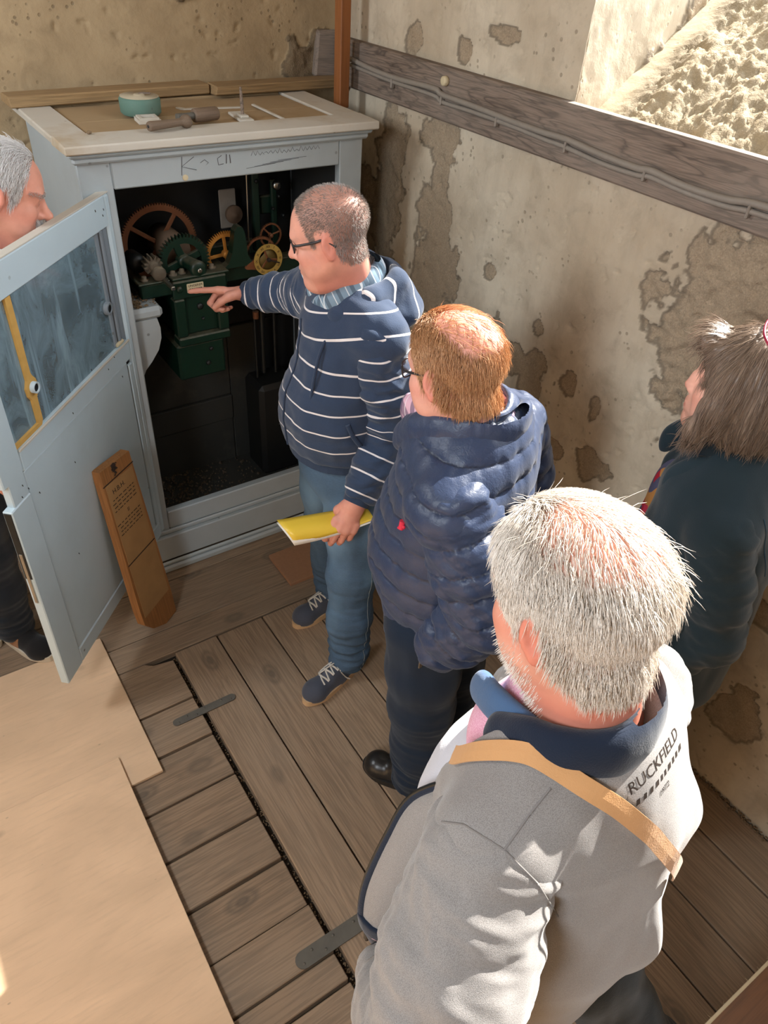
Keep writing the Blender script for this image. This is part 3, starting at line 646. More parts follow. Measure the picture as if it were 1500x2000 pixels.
# ------------------------------------------------------------------ wooden board leaning on the door
o = empty('leaning_board', (.500, 2.101, 0)); A = Vector((.415, 2.040, .004)); Bv = Vector((.566, 2.156, .004)); C = Vector((.396, 2.098, .80)); D = Vector((.512, 2.2215, .752))
ex = (Bv-A).normalized(); up = ((C+D)/2-(A+Bv)/2).normalized(); nz = ex.cross(up).normalized(); up = nz.cross(ex)
Mx = Matrix((up, -ex, nz)).transposed().to_4x4(); Wd = (Bv-A).length
out = [(0, -.095), (.0, -.02), (.045, .055), (.10, .093), (.17, .097), (.805, .079), (.793, -.083), (.12, -.098)]
b = MB(); b.prism(out, -.034, 0); b.build('board', M['lean'], o, Mx.to_translation(), Mx.to_euler())
b = MB(); b.prism([(.40, -.078), (.40, .080), (.745, .074), (.735, -.076)], 0, .0012); b.prism([(.13, -.085), (.13, .082), (.395, .080), (.395, -.08)], 0, .0008); pp = b.build('paper_label', M['paper'], o, (0, 0, 0), Mx.to_euler())
rr = random.Random(4); b = MB()
def rowtext(body, u, vv, size):
    me = text_mesh(body, size, .0002); me.transform(T(u, vv, .0014) @ RZ(-PI/2)); b.add([v.co[:] for v in me.vertices], [tuple(p.vertices) for p in me.polygons]); bpy.data.meshes.remove(me)
rowtext('H.B.H.', .705, .015, .026); rowtext('II', .60, .0, .022)
for r_, u in enumerate((.675, .66, .645, .63, .575, .56, .545, .53)):
    vv = -.06
    while vv < .06:
        l = rr.uniform(.006, .02); b.box((u-.0018, vv, .0012), (u+.0018, vv+l, .0015), .0001); vv += l+rr.uniform(.004, .009)
o_ = b.build('printed_text', M['ink'], pp); o_['kind'] = 'stuff'
for u0, u1 in ((.745, .749), (.394, .398)):
    b = MB(); b.box((u0, -.087, .0), (u1, .085, .0016), .0004); b.build('string', M['ink'], o, (0, 0, 0), Mx.to_euler())
b = MB(); rr = random.Random(5)
for k in range(90): crumb(b, .80-abs(rr.gauss(0, .02)), rr.gauss(.01, .006), .001, rr.uniform(.002, .006), rr)
q = b.build('rust_clump', M['ink'], o, (0, 0, 0), Mx.to_euler()); q['kind'] = 'stuff'
o.location = (A+Bv)/2+nz*.0
tag(o, 'long orange-brown wooden board with an old printed paper label leaning on the door', 'board')

# ------------------------------------------------------------------ the tower clock movement
M['dial_dark'] = m_metal('dim_gilt', lin(112, 92, 48), .5, .4)
M['dustymetal'] = m_metal('dusty_metal', lin(96, 86, 72), .7, .2, dust=.7)
clk = empty('clock_movement', (1.05, 2.7, .82)); KO = Vector((1.05, 2.7, .82))
tag(clk, 'green and brass tower clock movement inside the open cabinet', 'clock')
FY = RX(PI/2)     # local Z (gear axis) faces the room (-Y)
def at(x, y, z): return T(x-KO.x, y-KO.y, z-KO.z) @ FY
def gear(name, c, R, r_in, th, teeth, spokes, hub, mat, parent=clk, tooth=.08, sw=.012, rot=0.0, tw=.5):
    x, y, z = c; n = teeth*4; o1, i1 = [], []
    for k in range(n):
        a = 2*PI*k/n; ph = k % 4; rr_ = R if ph in (1, 2) else R*(1-tooth)
        o1.append((rr_*math.cos(a), rr_*math.sin(a))); i1.append((r_in*math.cos(a), r_in*math.sin(a)))
    g = MB(); g.prism(o1, 0, th, i1, at(x, y, z)); ob = g.build(name, mat, parent)
    for k in range(spokes):
        s = MB(); a = rot+2*PI*k/spokes
        s.box((hub*.6, -sw/2, th*.15), (r_in*1.01, sw/2, th*.85), .002, at(x, y, z) @ RZ(a)); s.build('spoke', mat, ob)
    if hub:
        s = MB(); s.lathe([(hub, -.004), (hub, th+.006), (hub*.6, th+.010), (0, th+.010)], 20, at(x, y, z)); s.build('hub', mat, ob)
    return ob
gear('great_wheel', (.897, 2.77, 1.275), .148, .122, .012, 90, 4, .02, M['brassold'], tooth=.045, sw=.016, rot=.95)
b = MB(); b.lathe([(.0, -.10), (.058, -.10), (.06, -.02), (.058, .06), (0, .06)], 28, at(.935, 2.76, 1.262)); b.build('rope_drum', M['drum'], clk)
g2 = gear('green_wheel', (.928, 2.62, 1.258), .098, .066, .022, 44, 4, .026, M['green'], tooth=.12, sw=.026, rot=.35)
b = MB(); b.tube([(.928-KO.x, 2.62-KO.y, 1.258-KO.z), (.952-KO.x, 2.55-KO.y, 1.252-KO.z)], [.022, .026], 16); b.lathe([(.03, 0), (.032, .012), (.022, .018), (.008, .02), (0, .02)], 20, at(.954, 2.548, 1.247)); b.build('wheel_arbor', M['green'], clk)
b = MB(); b.lathe([(.009, 0), (.009, .002), (.004, .003), (0, .003)], 12, at(.956, 2.527, 1.245)); b.build('arbor_tip', M['steel'], clk)
gear('pinion', (.800, 2.60, 1.275), .034, .016, .040, 12, 0, .018, M['dustymetal'], tooth=.35)
b = MB(); b.lathe([(.024, 0), (.026, .02), (.020, .026), (0, .026)], 18, at(.810, 2.56, 1.252)); b.build('pinion_bearing', M['dustymetal'], clk)
b = MB(); b.box((.817-KO.x, 2.45-KO.y, 1.222-KO.z), (.831-KO.x, 2.56-KO.y, 1.236-KO.z), .002); b.build('winding_square', M['steel'], clk)
b = MB(); b.lathe([(.03, 0), (.034, .04), (.03, .08), (0, .08)], 18, at(.765, 2.70, 1.265)); b.build('ratchet_housing', M['darksteel'], clk)
# cast frame
def kpart(name, boxes, mat, b=.005, parent=clk):
    m = MB()
    for lo, hi in boxes: m.box(Vector(lo)-KO, Vector(hi)-KO, b)
    return m.build(name, mat, parent)
kpart('frame_beam', [((.735, 2.545, 1.165), (1.068, 2.585, 1.218)), ((1.05, 2.600, 1.150), (1.42, 2.64, 1.206)), ((.70, 2.80, 1.165), (1.42, 2.84, 1.218)), ((.735, 2.586, 1.18), (.775, 2.80, 1.218)), ((1.05, 2.586, 1.18), (1.09, 2.80, 1.218))], M['green'])
kpart('frame_flange', [((.728, 2.535, 1.2185), (.845, 2.60, 1.226)), ((.85, 2.53, 1.2185), (1.07, 2.60, 1.228)), ((1.072, 2.592, 1.2065), (1.41, 2.65, 1.212))], M['green'], b=.003)
# pedestal with recessed panel
kpart('pedestal_head', [((.846, 2.525, 1.150), (1.056, 2.545, 1.2175))], M['green'])
kpart('pedestal_cheek', [((.846, 2.525, 1.0), (.888, 2.57, 1.149))], M['green'])
kpart('pedestal_cheek', [((1.012, 2.525, 1.0), (1.054, 2.57, 1.149))], M['green'])
kpart('pedestal_recess', [((.885, 2.545, 1.0), (1.015, 2.56, 1.149)), ((.86, 2.571, .985), (1.04, 2.935, 1.16))], M['green'])
kpart('pedestal_sill', [((.846, 2.520, .965), (1.054, 2.58, .999))], M['green'])
kpart('weight_box', [((.838, 2.535, .815), (1.030, 2.935, .964))], M['green'], b=.008)
for (x, y, z, r, mt) in ((.948, 2.545, 1.105, .013, 'darksteel'), (.955, 2.545, 1.055, .006, 'darksteel'), (.972, 2.535, .93, .008, 'darksteel'), (.955, 2.535, .872, .010, 'darksteel'), (.87, 2.525, 1.19, .013, 'green')):
    b = MB(); b.lathe([(r, 0), (r, .006), (r*.6, .010), (0, .010)], 6 if r > .009 else 10, at(x, y, z)); b.build('bolt', M[mt], clk)
for (x, y) in ((.868, 2.57), (.905, 2.575), (1.02, 2.575), (.76, 2.565)):
    b = MB(); b.lathe([(.017, 0), (.017, .004), (.010, .0042), (.010, .014), (.006, .016), (0, .016)], 6, T(x-KO.x, y-KO.y, 1.228-KO.z)); b.build('frame_nut', M['dustymetal'], clk)
pl = kpart('name_plate', [((.898, 2.5195, 1.172), (.962, 2.5245, 1.206))], M['plate'], b=.002)
b = MB(); me = text_mesh('UNGERER', .0125, .0003); me.transform(at(.930, 2.5192, 1.198)); b.add([v.co[:] for v in me.vertices], [tuple(p.vertices) for p in me.polygons])
rr = random.Random(9)
for zz in (1.187, 1.180):
    x = .906
    while x < .95: l = rr.uniform(.004, .009); b.box(Vector((x, 2.5186, zz-.0014))-KO, Vector((x+l, 2.5194, zz+.0014))-KO, .0002); x += l+.0025
b.build('plate_lettering', M['ink'], pl)
# brass wheel with green bracket
gear('brass_wheel', (1.107, 2.64, 1.247), .087, .066, .010, 60, 4, .016, M['brass'], tooth=.11, sw=.013, rot=.08)
prf = [(1.062, 1.218), (1.085, 1.235), (1.103, 1.27), (1.112, 1.32), (1.118, 1.352), (1.132, 1.368), (1.148, 1.364), (1.158, 1.345), (1.162, 1.31), (1.166, 1.26), (1.178, 1.235), (1.205, 1.218)]
b = MB(); b.prism(prf, -.035, .0, None, T(-KO.x, 2.60-KO.y, -KO.z) @ RX(PI/2) @ Matrix.Scale(-1, 4, (0, 0, 1))); b.build('bracket', M['green'], clk)
b = MB(); b.lathe([(.013, 0), (.013, .004), (.007, .006), (0, .006)], 14, at(1.140, 2.60, 1.345)); b.build('bearing_cap', M['steel'], clk)
# dial and the wheel behind it
gear('dial_wheel', (1.232, 2.60, 1.243), .066, .056, .008, 72, 0, 0, M['brassold'], tooth=.06)
c = (1.246, 2.56, 1.230); n = 48
ring = lambda r: [(r*math.cos(2*PI*k/n), r*math.sin(2*PI*k/n)) for k in range(n)]
b = MB(); b.prism(ring(.060), 0, .004, ring(.040), at(*c)); dial = b.build('setting_dial', M['dial'], clk)
b = MB(); b.lathe([(.0398, -.006), (.0398, -.002), (.0, -.002)], 32, at(*c)); b.build('dial_back', M['dial_dark'], dial)
b = MB()
for k, s in enumerate(('XII', 'I', 'II', 'III', 'IIII', 'V', 'VI', 'VII', 'VIII', 'IX', 'X', 'XI')):
    me = text_mesh(s, .0135, .0003, res=2); me.transform(at(*c) @ T(0, 0, .0043) @ RZ(-k*PI/6) @ T(0, .050, 0)); b.add([v.co[:] for v in me.vertices], [tuple(p.vertices) for p in me.polygons])
b.build('dial_numerals', M['ink'], dial)
b = MB(); b.box((-.0025, 0, .006), (.0025, .050, .008), .0005, at(*c) @ RZ(-PI*.62)); b.lathe([(.008, .004), (.008, .012), (.004, .016), (0, .016)], 14, at(*c)); b.build('dial_hand', M['ink'], dial)
for k in range(3):
    b = MB(); b.box((.004, -.004, -.004), (.041, .004, -.001), .001, at(*c) @ RZ(PI*.5+.35+k*2*PI/3)); b.build('dial_spoke', M['brassold'], dial)
gear('small_wheel', (1.294, 2.63, 1.295), .047, .040, .006, 56, 3, .008, M['brassold'], tooth=.07, sw=.007, rot=.25)
b = MB(); b.prism([(1.236, 1.258), (1.222, 1.262), (1.190, 1.236), (1.160, 1.220), (1.150, 1.210), (1.156, 1.203), (1.200, 1.196), (1.228, 1.176), (1.236, 1.150), (1.252, 1.150), (1.244, 1.186), (1.212, 1.208), (1.186, 1.215), (1.206, 1.232)], -.008, 0, None, T(-KO.x, 2.57-KO.y, -KO.z) @ RX(PI/2) @ Matrix.Scale(-1, 4, (0, 0, 1))); b.build('forked_lever', M['brassold'], clk)
# things further back
kpart('rear_plate', [((1.19, 2.86, 1.26), (1.262, 2.868, 1.41))], m_plain('dim_plate', lin(150, 140, 128), .7))
b = MB(); b.lathe([(.034, 0), (.036, .012), (.034, .018), (.012, .02), (.010, .026), (0, .026)], 28, at(1.240, 2.85, 1.318)); b.build('pulley', M['drum'], clk)
b = MB(); b.tube([(1.240-KO.x, 2.7-KO.y, 1.55-KO.z), (1.232-KO.x, 2.7-KO.y, 1.2-KO.z)], .0035, 8); b.build('thin_rod', M['steel'], clk)
kpart('rear_frame', [((1.27, 2.72, 1.2), (1.30, 2.75, 1.6)), ((1.32, 2.76, 1.33), (1.40, 2.78, 1.40)), ((1.36, 2.74, 1.2), (1.385, 2.76, 1.46))], M['green'])
for (x, z, r) in ((1.375, 1.445, .018), (1.288, 1.47, .009), (1.382, 1.405, .007), (1.40, 1.33, .008), (1.355, 1.36, .006)):
    b = MB(); b.lathe([(r, 0), (r, .01), (r*.55, .016), (0, .016)], 12, at(x, 2.73, z)); b.build('rear_knob', M['steel'] if r > .01 else M['darksteel'], clk)
b = MB(); [b.tube([(x-KO.x, y-KO.y, 1.16-KO.z), (x-KO.x, y-KO.y, .62-KO.z)], r, 8) for x, y, r in ((1.262, 2.75, .006), (1.31, 2.78, .012), (1.36, 2.76, .008))]; b.build('hanging_rods', M['darksteel'], clk)
b = MB(); b.tube([(1.265-KO.x, 2.74-KO.y, .94-KO.z), (1.265-KO.x, 2.74-KO.y, .91-KO.z)], .013, 10); b.build('copper_ferrule', M['brassold'], clk)
b = MB(); b.box(Vector((1.24, 2.68, .11))-KO, Vector((1.44, 2.86, .60))-KO, .02); wt = b.build('pendulum_bob', M['black'], clk)
b = MB(); b.box(Vector((1.335, 2.6775, .378))-KO, Vector((1.339, 2.679, .402))-KO, .0003); b.box(Vector((1.326, 2.6775, .388))-KO, Vector((1.348, 2.679, .391))-KO, .0003); b.build('cross_mark', M['steel'], wt)
b = MB(); b.tube(smooth_path([(.66-KO.x, 2.66-KO.y, 1.33-KO.z), (.675-KO.x, 2.665-KO.y, 1.37-KO.z), (.685-KO.x, 2.67-KO.y, 1.42-KO.z), (.70-KO.x, 2.68-KO.y, 1.45-KO.z)]), .0018, 5); b.build('wire', M['iron'], clk)

# ------------------------------------------------------------------ helpers: organic shapes as one smooth surface
A3 = lambda *p: np.array(p, float)
def nrm(v): v = np.asarray(v, float); return v/np.linalg.norm(v)
class Field:
    """A blend of round cones and ellipsoids, polygonised into one continuous surface."""
    def __init__(s): s.ops = []
    def cone(s, a, b, ra, rb, k=.02, flat=None, f=1.0, sub=False):
        s.ops.append(('c', A3(*a), A3(*b), ra, rb, k, None if flat is None else nrm(flat), f, sub)); return s
    def chain(s, pts, rs, k=.02, flat=None, f=1.0, sub=False):
        for i in range(len(pts)-1): s.cone(pts[i], pts[i+1], rs[i], rs[i+1], k, flat, f, sub)
        return s
    def ell(s, c, r, B=None, k=.02, sub=False):
        s.ops.append(('e', A3(*c), A3(*r), np.eye(3) if B is None else np.asarray(B, float), 0, k, None, 1, sub)); return s
    def plane(s, p, n, k=.004):
        """Cuts away everything on the side n points to."""
        s.ops.append(('p', A3(*p), nrm(n), 0, 0, k, None, 1, True)); return s
    def dist(s, o, P):
        t, a, b, ra, rb, k, fl, f, sub = o
        if t == 'c':
            ba = b-a; q = P-a
            if fl is not None:
                ba = ba+(f-1)*(ba@fl)*fl; q = q+((f-1)*(q@fl))[..., None]*fl
            h = np.clip(q@ba/max(ba@ba, 1e-12), 0, 1); r = q-h[..., None]*ba; L = np.sqrt((r*r).sum(-1))+1e-9
            d = L-(ra+h*(rb-ra))
            if fl is not None:
                c = (r@fl)/L; d = d/np.sqrt(1+(f*f-1)*c*c)
            return d
        if t == 'e':
            q = (P-a)@ra.T if isinstance(ra, np.ndarray) else P-a
            k0 = np.sqrt(((q/b)**2).sum(-1)); k1 = np.sqrt(((q/(b*b))**2).sum(-1))+1e-9
            return k0*(k0-1)/k1
        return -((P-a)@b)
    def bounds(s, o):
        t, a, b, ra, rb, k, fl, f, sub = o
        if t == 'c': r = max(ra, rb); return np.minimum(a, b)-r, np.maximum(a, b)+r
        if t == 'e': r = b.max(); return a-r, a+r
        return None
    def mesh(s, h, lo=None, hi=None, margin=.03):
        bs = [s.bounds(o) for o in s.ops if o[0] != 'p' and not o[8]]
        L = np.min([b[0] for b in bs], 0)-2*h; H = np.max([b[1] for b in bs], 0)+2*h
        if lo is not None: L = np.maximum(L, lo)
        if hi is not None: H = np.minimum(H, hi)
        n = np.ceil((H-L)/h).astype(int)+1; D = np.full(n, .05, np.float32)
        ax = [L[i]+h*np.arange(n[i]) for i in range(3)]
        for o in s.ops:
            b = s.bounds(o); m = margin+o[5]
            if b is None: i0, i1 = np.zeros(3, int), n
            else:
                i0 = np.clip(np.floor((b[0]-m-L)/h).astype(int), 0, n); i1 = np.clip(np.ceil((b[1]+m-L)/h).astype(int)+1, 0, n)
            if (i1 <= i0).any(): continue
            sl = tuple(slice(i0[i], i1[i]) for i in range(3))
            P = np.stack(np.meshgrid(*[ax[i][sl[i]] for i in range(3)], indexing='ij'), -1)
            d = s.dist(o, P).astype(np.float32); E = D[sl]; k = o[5]
            if o[8]: D[sl] = np.maximum(E, -d)+np.maximum(k-np.abs(E+d), 0)**2/(4*k)
            else: D[sl] = np.minimum(E, d)-np.maximum(k-np.abs(E-d), 0)**2/(4*k)
        return nets(D, L, h)
def nets(D, L, h):
    sg = D < 0; n = D.shape
    c = [sg[i:n[0]-1+i, j:n[1]-1+j, k:n[2]-1+k] for i in (0, 1) for j in (0, 1) for k in (0, 1)]
    cnt = sum(x.astype(np.int8) for x in c); act = (cnt > 0) & (cnt < 8)
    I = np.argwhere(act); idx = np.full(act.shape, -1, np.int64); idx[tuple(I.T)] = np.arange(len(I))
    acc = np.zeros((len(I), 3)); num = np.zeros(len(I))
    cv = {(i, j, k): D[I[:, 0]+i, I[:, 1]+j, I[:, 2]+k] for i in (0, 1) for j in (0, 1) for k in (0, 1)}
    for a in range(3):
        for p in (0, 1):
            for q in (0, 1):
                k0 = [p, q]; k0.insert(a, 0); k1 = [p, q]; k1.insert(a, 1)
                d0, d1 = cv[tuple(k0)], cv[tuple(k1)]; x = (d0 < 0) != (d1 < 0)
                t = np.where(x, d0/np.where(x, d0-d1, 1), 0); pt = np.tile(np.array(k0, float), (len(I), 1)); pt[:, a] = t
                acc += pt*x[:, None]; num += x
    V = L+h*(I+acc/num[:, None]); Q = []
    for a in range(3):
        o1, o2 = [(1, 2), (2, 0), (0, 1)][a]
        s0 = [slice(None)]*3; s1 = [slice(None)]*3; s0[a] = slice(0, -1); s1[a] = slice(1, None)
        s0[o1] = s1[o1] = slice(1, -1); s0[o2] = s1[o2] = slice(1, -1)
        x = sg[tuple(s0)] != sg[tuple(s1)]; E = np.argwhere(x)
        if not len(E): continue
        E[:, o1] += 1; E[:, o2] += 1; ins = sg[tuple(E.T)]
        def cell(d1, d2): F = E.copy(); F[:, o1] -= d1; F[:, o2] -= d2; return idx[tuple(F.T)]
        q = np.stack([cell(1, 1), cell(0, 1), cell(0, 0), cell(1, 0)], 1); q[~ins] = q[~ins][:, ::-1]; Q.append(q)
    Q = np.concatenate(Q); Q = Q[(Q >= 0).all(1)]
    return V, Q
def vnormals(V, Q):
    N = np.cross(V[Q[:, 2]]-V[Q[:, 0]], V[Q[:, 3]]-V[Q[:, 1]]); R = np.zeros_like(V)
    for k in range(4): np.add.at(R, Q[:, k], N)
    return R/(np.linalg.norm(R, axis=1)[:, None]+1e-12)
def relax(V, Q, it=2, lam=.5):
    E = np.concatenate([Q[:, [0, 1]], Q[:, [1, 2]], Q[:, [2, 3]], Q[:, [3, 0]]]); n = len(V)
    cnt = np.bincount(E.ravel(), minlength=n)[:, None]+1e-9
    for _ in range(it):
        S = np.stack([np.bincount(E[:, 0], V[E[:, 1], k], n)+np.bincount(E[:, 1], V[E[:, 0], k], n) for k in range(3)], 1)
        V = V+lam*(S/cnt-V)
    return V
def frame(f, up=(0, 0, 1)):
    """Right, forward, up axes of a figure that faces f."""
    f = nrm(f); u = A3(*up); u = nrm(u-f*(u@f)); return np.cross(f, u), f, u
def along(P, a, b):
    ab = np.asarray(b)-np.asarray(a); t = (P-a)@ab/(ab@ab); return t
# ------------------------------------------------------------------ heads and hands
def add_head(F, c, r, f, u, S=1.0, jowl=0.0, nose=1.0, fem=False):
    """Adds a human head: c centre between the ears, axes right/forward/up, S overall size (1 = 0.235 m tall)."""
    B = np.stack([r, f, u]); W = lambda x, y, z: c+S*(x*r+y*f+z*u)
    F.ell(W(0, -.012, .042), S*A3(.077, .098, .080), B, .01)
    F.ell(W(0, .028, .020), S*A3(.066, .066, .075), B, .02)
    F.ell(W(0, .030, -.040), S*A3(.058, .060, .075), B, .03)
    for sgn in (-1, 1):
        F.cone(W(.050*sgn, .0, -.048), W(.016*sgn, .070, -.098), S*.020, S*.020, .035)
        F.ell(W(.040*sgn, .060, -.022), S*A3(.026, .026, .022), B, .02)
        F.ell(W(.045*sgn, .045, -.055), S*A3(.022, .03, .03), B, .03)
        F.ell(W(.066*sgn, -.01, -.005), S*A3(.016, .03, .04), B, .02)
    F.ell(W(0, .076, -.100), S*A3(.022, .017, .016), B, .02)
    if jowl: F.ell(W(0, .045, -.112), S*A3(.045, .045, .022+jowl), B, .03)
    F.cone(W(-.036, .078, .026), W(.036, .078, .026), S*.014, S*.014, .02)
    for sgn in (-1, 1): F.ell(W(.031*sgn, .098, .004), S*A3(.020, .016, .013), B, .014, True)
    for sgn in (-1, 1): F.ell(W(.031*sgn, .076, .003), S*A3(.0135, .0125, .0115), B, .004)
    for sgn in (-1, 1): F.cone(W(.017*sgn, .086, .013), W(.045*sgn, .077, .011), S*.0045, S*.0045, .008)
    F.chain([W(0, .085, .022), W(0, .098, -.004), W(0, .112*nose**.3, -.026)], [S*.008, S*.009, S*.0125*nose], .014)
    for sgn in (-1, 1): F.ell(W(.012*sgn, .097, -.031), S*A3(.0085, .011, .008), B, .008)
    for sgn in (-1, 1): F.ell(W(.007*sgn, .106, -.041), S*A3(.0035, .005, .004), B, .004, True)
    F.ell(W(0, .082, -.062), S*A3(.030, .017, .022), B, .02)
    F.ell(W(0, .097, -.060), S*A3(.022, .0075, .0055), B, .005); F.ell(W(0, .095, -.072), S*A3(.020, .008, .0065), B, .006)
    F.ell(W(0, .104, -.0658), S*A3(.024, .009, .0016), B, .003, True)
    F.ell(W(0, .086, -.083), S*A3(.020, .006, .004), B, .012, True)
    for sgn in (-1, 1):       # ears
        e = W(.077*sgn, -.010, .0); er = nrm(r*sgn*.85-f*.5); ef = nrm(f-er*(f@er)); Be = np.stack([er, ef, u])
        F.ell(e+S*.006*er, S*A3(.009, .019, .031), Be, .006); F.ell(e+S*.0175*er+S*.003*ef+S*.001*u, S*A3(.009, .011, .021), Be, .006, True)
        F.ell(e+S*.006*er+S*.002*ef-S*.028*u, S*A3(.006, .009, .010), Be, .006); F.ell(e+S*.004*er+S*.013*ef-S*.003*u, S*A3(.006, .005, .008), Be, .004)
    return W
def add_hand(F, wrist, d, n, side, S=1.0, curl=(.3, .3, .3, .3), thumb=.5, spread=.06, tcurl=.3):
    """wrist point, d finger direction, n back-of-hand normal, side = direction of the thumb."""
    d = nrm(d); n = nrm(n-d*(n@d)); sd_ = nrm(np.cross(n, d)); sd_ = sd_ if sd_@np.asarray(side) > 0 else -sd_
    P = lambda x, y, z: wrist+S*(x*d+y*sd_+z*n)
    F.cone(P(-.03, 0, 0), P(.012, 0, 0), S*.028, S*.027, .012, n, 1.35)
    F.cone(P(.01, .006, 0), P(.085, .020, -.001), S*.021, S*.0165, .014, n, 1.35); F.cone(P(.01, -.006, 0), P(.080, -.020, -.002), S*.021, S*.015, .014, n, 1.35)
    F.cone(P(.03, 0, 0), P(.088, 0, .002), S*.022, S*.016, .014, n, 1.3)
    bases = [(.090, .031, .001), (.094, .011, .003), (.090, -.010, .002), (.082, -.029, -.001)]
    lens = [(.042, .025, .021), (.046, .029, .022), (.042, .027, .021), (.033, .020, .018)]
    for i, (bs, ln) in enumerate(zip(bases, lens)):
        p = P(*bs); a = 0.0; sp = spread*(1.5-i); dd = nrm(d+sp*sd_); rs = [.0105, .0092, .0084, .0072] if i < 3 else [.009, .008, .0072, .0062]
        F.cone(p-S*.02*dd, p, S*.0115, S*rs[0]*1.1, .008)
        for j, l in enumerate(ln):
            a += (curl[i] if not isinstance(curl[i], tuple) else curl[i][j])*(1.0 if j == 0 else 1.15); q = p+S*l*(math.cos(a)*dd-math.sin(a)*n)
            F.cone(p, q, S*rs[j], S*rs[j+1], .0035); p = q
    t0 = P(.018, .020, -.006); t1 = P(.050, .020+.026*(.4+thumb), -.010-.012*tcurl); t2 = t1+S*.034*nrm(.8*d+(.55*thumb-.3*tcurl)*sd_-.5*tcurl*n); t3 = t2+S*.027*nrm(.9*d+(.1*thumb-.4*tcurl)*sd_-.7*tcurl*n)
    F.chain([t0, t1, t2, t3], [S*.017, S*.0145, S*.0112, S*.0092], .007)
# ------------------------------------------------------------------ hair as fine strands
def strands(name, roots, dirs, length, rad, mat, parent, seg_=4, clump=None, gravity=.0, curl=.004, seed=0, N=None, head=None, lift=.35, sides=3):
    """roots (n,3), growth directions (n,3), lengths (n,), each strand a tapered three-sided tube."""
    g = np.random.default_rng(seed); n = len(roots); P = [roots]; d = dirs.copy()
    L = np.asarray(length); ph = g.uniform(0, 6.28, (n, 3))
    for k in range(seg_):
        d = d+A3(0, 0, -1)*gravity*((k+1)/seg_)+curl*60*np.sin(ph+k*1.7)*.12
        if head is not None:        # keep hair outside the skull
            pass
        d /= np.linalg.norm(d, axis=1)[:, None]; P.append(P[-1]+d*(L/seg_)[:, None])
    if head is not None:
        hc, hB, hr = head
        for k in range(1, seg_+1):
            q = (P[k]-hc)@hB.T/hr; rr_ = np.linalg.norm(q, axis=1); mn = 1.0+.02*k; s_ = np.where(rr_ < mn, mn/np.maximum(rr_, .3), 1)
            P[k] = hc+(q*s_[:, None]*hr)@hB
    P = np.stack(P, 1); Tn = np.diff(P, axis=1); Tn = np.concatenate([Tn, Tn[:, -1:]], 1); Tn /= np.linalg.norm(Tn, axis=2)[..., None]+1e-12
    a = np.cross(Tn, A3(.3, .5, .81)); a /= np.linalg.norm(a, axis=2)[..., None]+1e-9; b = np.cross(Tn, a)
    rr = rad*np.array([1.0]*max(1, seg_-1)+[.75, .15])[-(seg_+1):]
    V = np.stack([P+rr[None, :, None]*(math.cos(2*PI*j/sides)*a+math.sin(2*PI*j/sides)*b) for j in range(sides)], 2)   # n, seg+1, sides, 3
    base = (np.arange(n)*(seg_+1)*sides)[:, None, None]; kk = (np.arange(seg_)*sides)[None, :, None]; jj = np.arange(sides)[None, None, :]
    j2 = (jj+1) % sides; Q = np.stack([base+kk+jj, base+kk+j2, base+kk+sides+j2, base+kk+sides+jj], -1).reshape(-1, 4)
    rnd = np.repeat(g.uniform(0, 1, n), (seg_+1)*sides); tip = np.tile(np.repeat(np.linspace(0, 1, seg_+1), sides), n)
    o = link(name, mesh_np(name, V.reshape(-1, 3), Q, True, {'rnd': rnd, 'tip': tip}), mat, parent); o['kind'] = 'stuff'
    return o
def scatter(V, Q, weight, n, seed=0):
    """Random points on the quads of a mesh, chosen by vertex weight; returns points, normals and indices."""
    g = np.random.default_rng(seed); N = vnormals(V, Q); ar = np.linalg.norm(np.cross(V[Q[:, 2]]-V[Q[:, 0]], V[Q[:, 3]]-V[Q[:, 1]]), axis=1)
    w_ = ar*weight[Q].mean(1); i = g.choice(len(Q), n, p=w_/w_.sum()); uv = g.uniform(0, 1, (n, 2)); q = Q[i]
    c = [(1-uv[:, 0])*(1-uv[:, 1]), uv[:, 0]*(1-uv[:, 1]), uv[:, 0]*uv[:, 1], (1-uv[:, 0])*uv[:, 1]]
    p = sum(c[k][:, None]*V[q[:, k]] for k in range(4)); nn = sum(c[k][:, None]*N[q[:, k]] for k in range(4)); nn /= np.linalg.norm(nn, axis=1)[:, None]
    return p, nn

# ------------------------------------------------------------------ materials of the people
def m_skin(name, c, red=lin(200, 108, 92), stub=None, stubc=(.3, .28, .26)):
    t = Nt(name); v = t.coord(); n = t.noise(v, 40, 4, .6); n2 = t.noise(v, 260, 2)
    col = t.mix(t.ramp(n, [(.35, 0.0), (.7, 1.0)]), c, mul(c, 1.12)); col = t.mix(t.math('MULTIPLY', t.attr('red'), .8), col, red)
    col = t.mix(t.math('MULTIPLY', t.attr('hair'), t.math('MULTIPLY_ADD', n2, .5, .45)), col, stubc)
    col = t.mix(t.attr('dark'), col, (.02, .015, .015))
    t.set(t.p.inputs['Subsurface Weight'], .12); t.set(t.p.inputs['Subsurface Radius'], (.012, .005, .003)); t.set(t.p.inputs['Subsurface Scale'], .6)
    return t.out(col, .52, t.bump(t.math('ADD', n, t.math('MULTIPLY', n2, .5)), .18, .002))
def m_hair(name, cr, ct, rough=.45):
    t = Nt(name); r = t.attr('rnd'); col = t.mix(r, cr, ct); col = t.mix(t.math('MULTIPLY', t.attr('tip'), .4), col, mul(ct, 1.1))
    t.set(t.p.inputs['Transmission Weight'], 0.0); t.set(t.p.inputs['Specular IOR Level'], .6)
    return t.out(col, rough)
